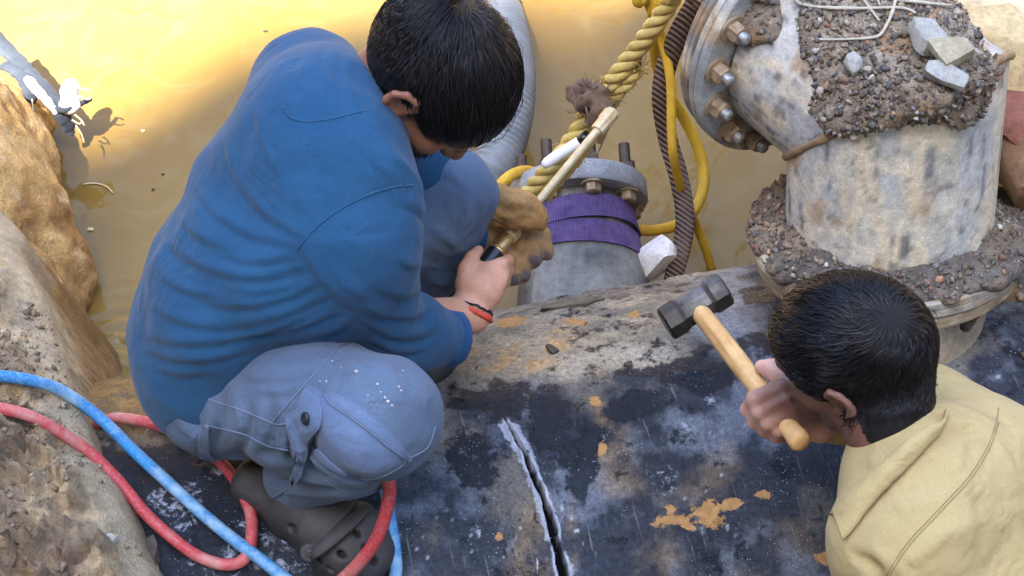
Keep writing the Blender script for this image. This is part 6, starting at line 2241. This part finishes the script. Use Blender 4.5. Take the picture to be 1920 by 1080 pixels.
red = lay2([(-700, 660), (-400, 690), (-200, 725), (-60, 755), (10, 768), (60, 782), (120, 815), (170, 850), (225, 905), (275, 965), (325, 1010), (370, 1042), (415, 1058), (448, 1055), (466, 1035), (472, 1000), (470, 965), (455, 925), (430, 885), (395, 850), (350, 820), (300, 798), (250, 787), (222, 784)], .011, extra=[onpipe(200, 788, .010), onpipe(180, 796, .006), onpipe(150, 815, -.01), onpipe(110, 840, -.03)])
hose('gas_hose', red, .0088, M_REDH, 'dusty red rubber hose looping off the mud and turning back towards the water', 'hose', n=4)
red2 = [D(706, 862, 2.60), D(722, 892, 2.57), D(730, 915, 2.575), D(724, 960, 2.59), D(706, 1010, 2.605), D(678, 1050, 2.62), D(645, 1084, 2.64), D(600, 1120, 2.66), D(540, 1165, 2.67)]
hose('gas_hose', red2, .0094, M_REDH, 'clean bright red rubber hose hanging from under the knee across the clog', 'hose', n=10)

# ------------------------------------------------------------------ wet cloth strips and a white bag snagged on the rock
M_GREYC = cloth('wet_grey_cloth', lin(58, 63, 72), lin(36, 40, 47), 300, 40, .8, .05)
M_WHITEB = simple('white_plastic_bag', lin(238, 236, 230), .45, 0, .08, 30, .3)
SN = thing('snagged_cloth', 'twisted grey and white cloth strips snagged on top of the clay rock', 'cloth', D(90, 180, 3.82))
def ragged(name, pts, r, mat, parent, seed, flat=.45):
    P = catmull(pts, 8)
    rg = np.random.default_rng(seed)
    rr = np.interp(np.linspace(0, 1, len(P)), np.linspace(0, 1, len(r)), r) * (1 + .25 * (rg.random(len(P)) - .5))
    V, F = tube(P, rr, 12, flat=flat)
    V = V + .006 * (np.stack([fbm(V, .018, 3, seed + i) for i in range(3)], 1) - .5)
    return obj(name, mesh_any(name, V, F), mat, parent)
dz = 3.83
ragged('strip', [D(-40, 40, dz), D(20, 100, dz), D(60, 140, dz - .02), D(95, 178, dz - .03), D(112, 205, dz - .03), D(128, 235, dz - .01), D(134, 252, dz)], [.020, .020, .017, .018, .020, .014, .010], M_GREYC, SN, 401)
ragged('strip', [D(20, 130, dz - .02), D(50, 150, dz - .04), D(80, 180, dz - .05), D(108, 212, dz - .04)], [.010, .013, .011, .008], M_WHITEB, SN, 402)
ragged('strip', [D(10, 120, dz - .01), D(40, 140, dz - .03), D(55, 170, dz - .05), D(56, 195, dz - .04)], [.018, .018, .015, .012], M_GREYC, SN, 403)
ragged('strip', [D(105, 205, dz - .04), D(122, 205, dz - .05), D(140, 200, dz - .04), D(158, 190, dz - .02), D(170, 186, dz)], [.010, .008, .006, .006, .005], M_GREYC, SN, 404, .8)
f = Field(D(133, 180, dz - .03) - .12, D(133, 180, dz - .03) + .12, .004)
f.ball(D(131, 172, dz - .03), (.020, .026, .026), k=.01); f.ball(D(134, 192, dz - .03), (.016, .02, .020), k=.012); f.ball(D(126, 200, dz - .04), (.016, .016, .016), k=.012)
f.noise(.003, .014, 411)
V, Q = f.mesh()
obj('white_bundle', mesh_np('white_bundle', V, Q), M_WHITEB, SN)
M_STRAW = simple('straw', lin(206, 190, 140), .8, 0, .2)
VV = []
for pix in ([(148, 165), (160, 168), (168, 172)], [(140, 215), (152, 225), (158, 235)], [(142, 235), (152, 250), (158, 268)], [(135, 225), (148, 232), (155, 228)], [(60, 185), (62, 205), (60, 218)], [(145, 180), (165, 186), (172, 182)]):
    VV.append(tube(catmull([D(x, y, dz - .05) for x, y in pix], 4), .0018, 5))
V, F = merge(*VV)
obj('frayed_threads', mesh_any('frayed_threads', V, F), M_STRAW, SN, kind='stuff')
# bits floating on the water
def floater(pix, r, label):
    P = np.array([atz(x, y, WATER_Z + .002) for x, y in catmull(pix, 6)])
    obj('straw', mesh_any('straw', *tube(P, r, 5)), M_STRAW, None, label, 'straw')
floater([(155, 345), (180, 344), (200, 350), (212, 362)], .0016, 'curved straw floating on the muddy water beside the clay rock')
for k, (x, y, s_) in enumerate([(170, 430, .007), (1362, 272, .006), (1212, 373, .006), (268, 245, .005), (305, 326, .004), (287, 355, .004), (498, 58, .006)]):
    o = obj('floating_scrap', rock_mesh('floating_scrap', (s_ * 1.6, s_, .004), 420 + k, 3, .4, .2), M_STRAW if k in (0, 1, 2, 3) else M_RUST, None,
            ['pale scrap of foam floating against the clay rock', 'white crumb floating by the bolted flange of the elbow', 'white crumb floating right of the branch flange', 'pale speck floating between the clay rock and the blue back', 'upper of two dark specks floating left of the blue back', 'lower of two dark specks floating left of the blue back', 'dark speck floating near the far shore'][k], 'scrap')
    o.location = Vector(atz(x, y, WATER_Z + .002))
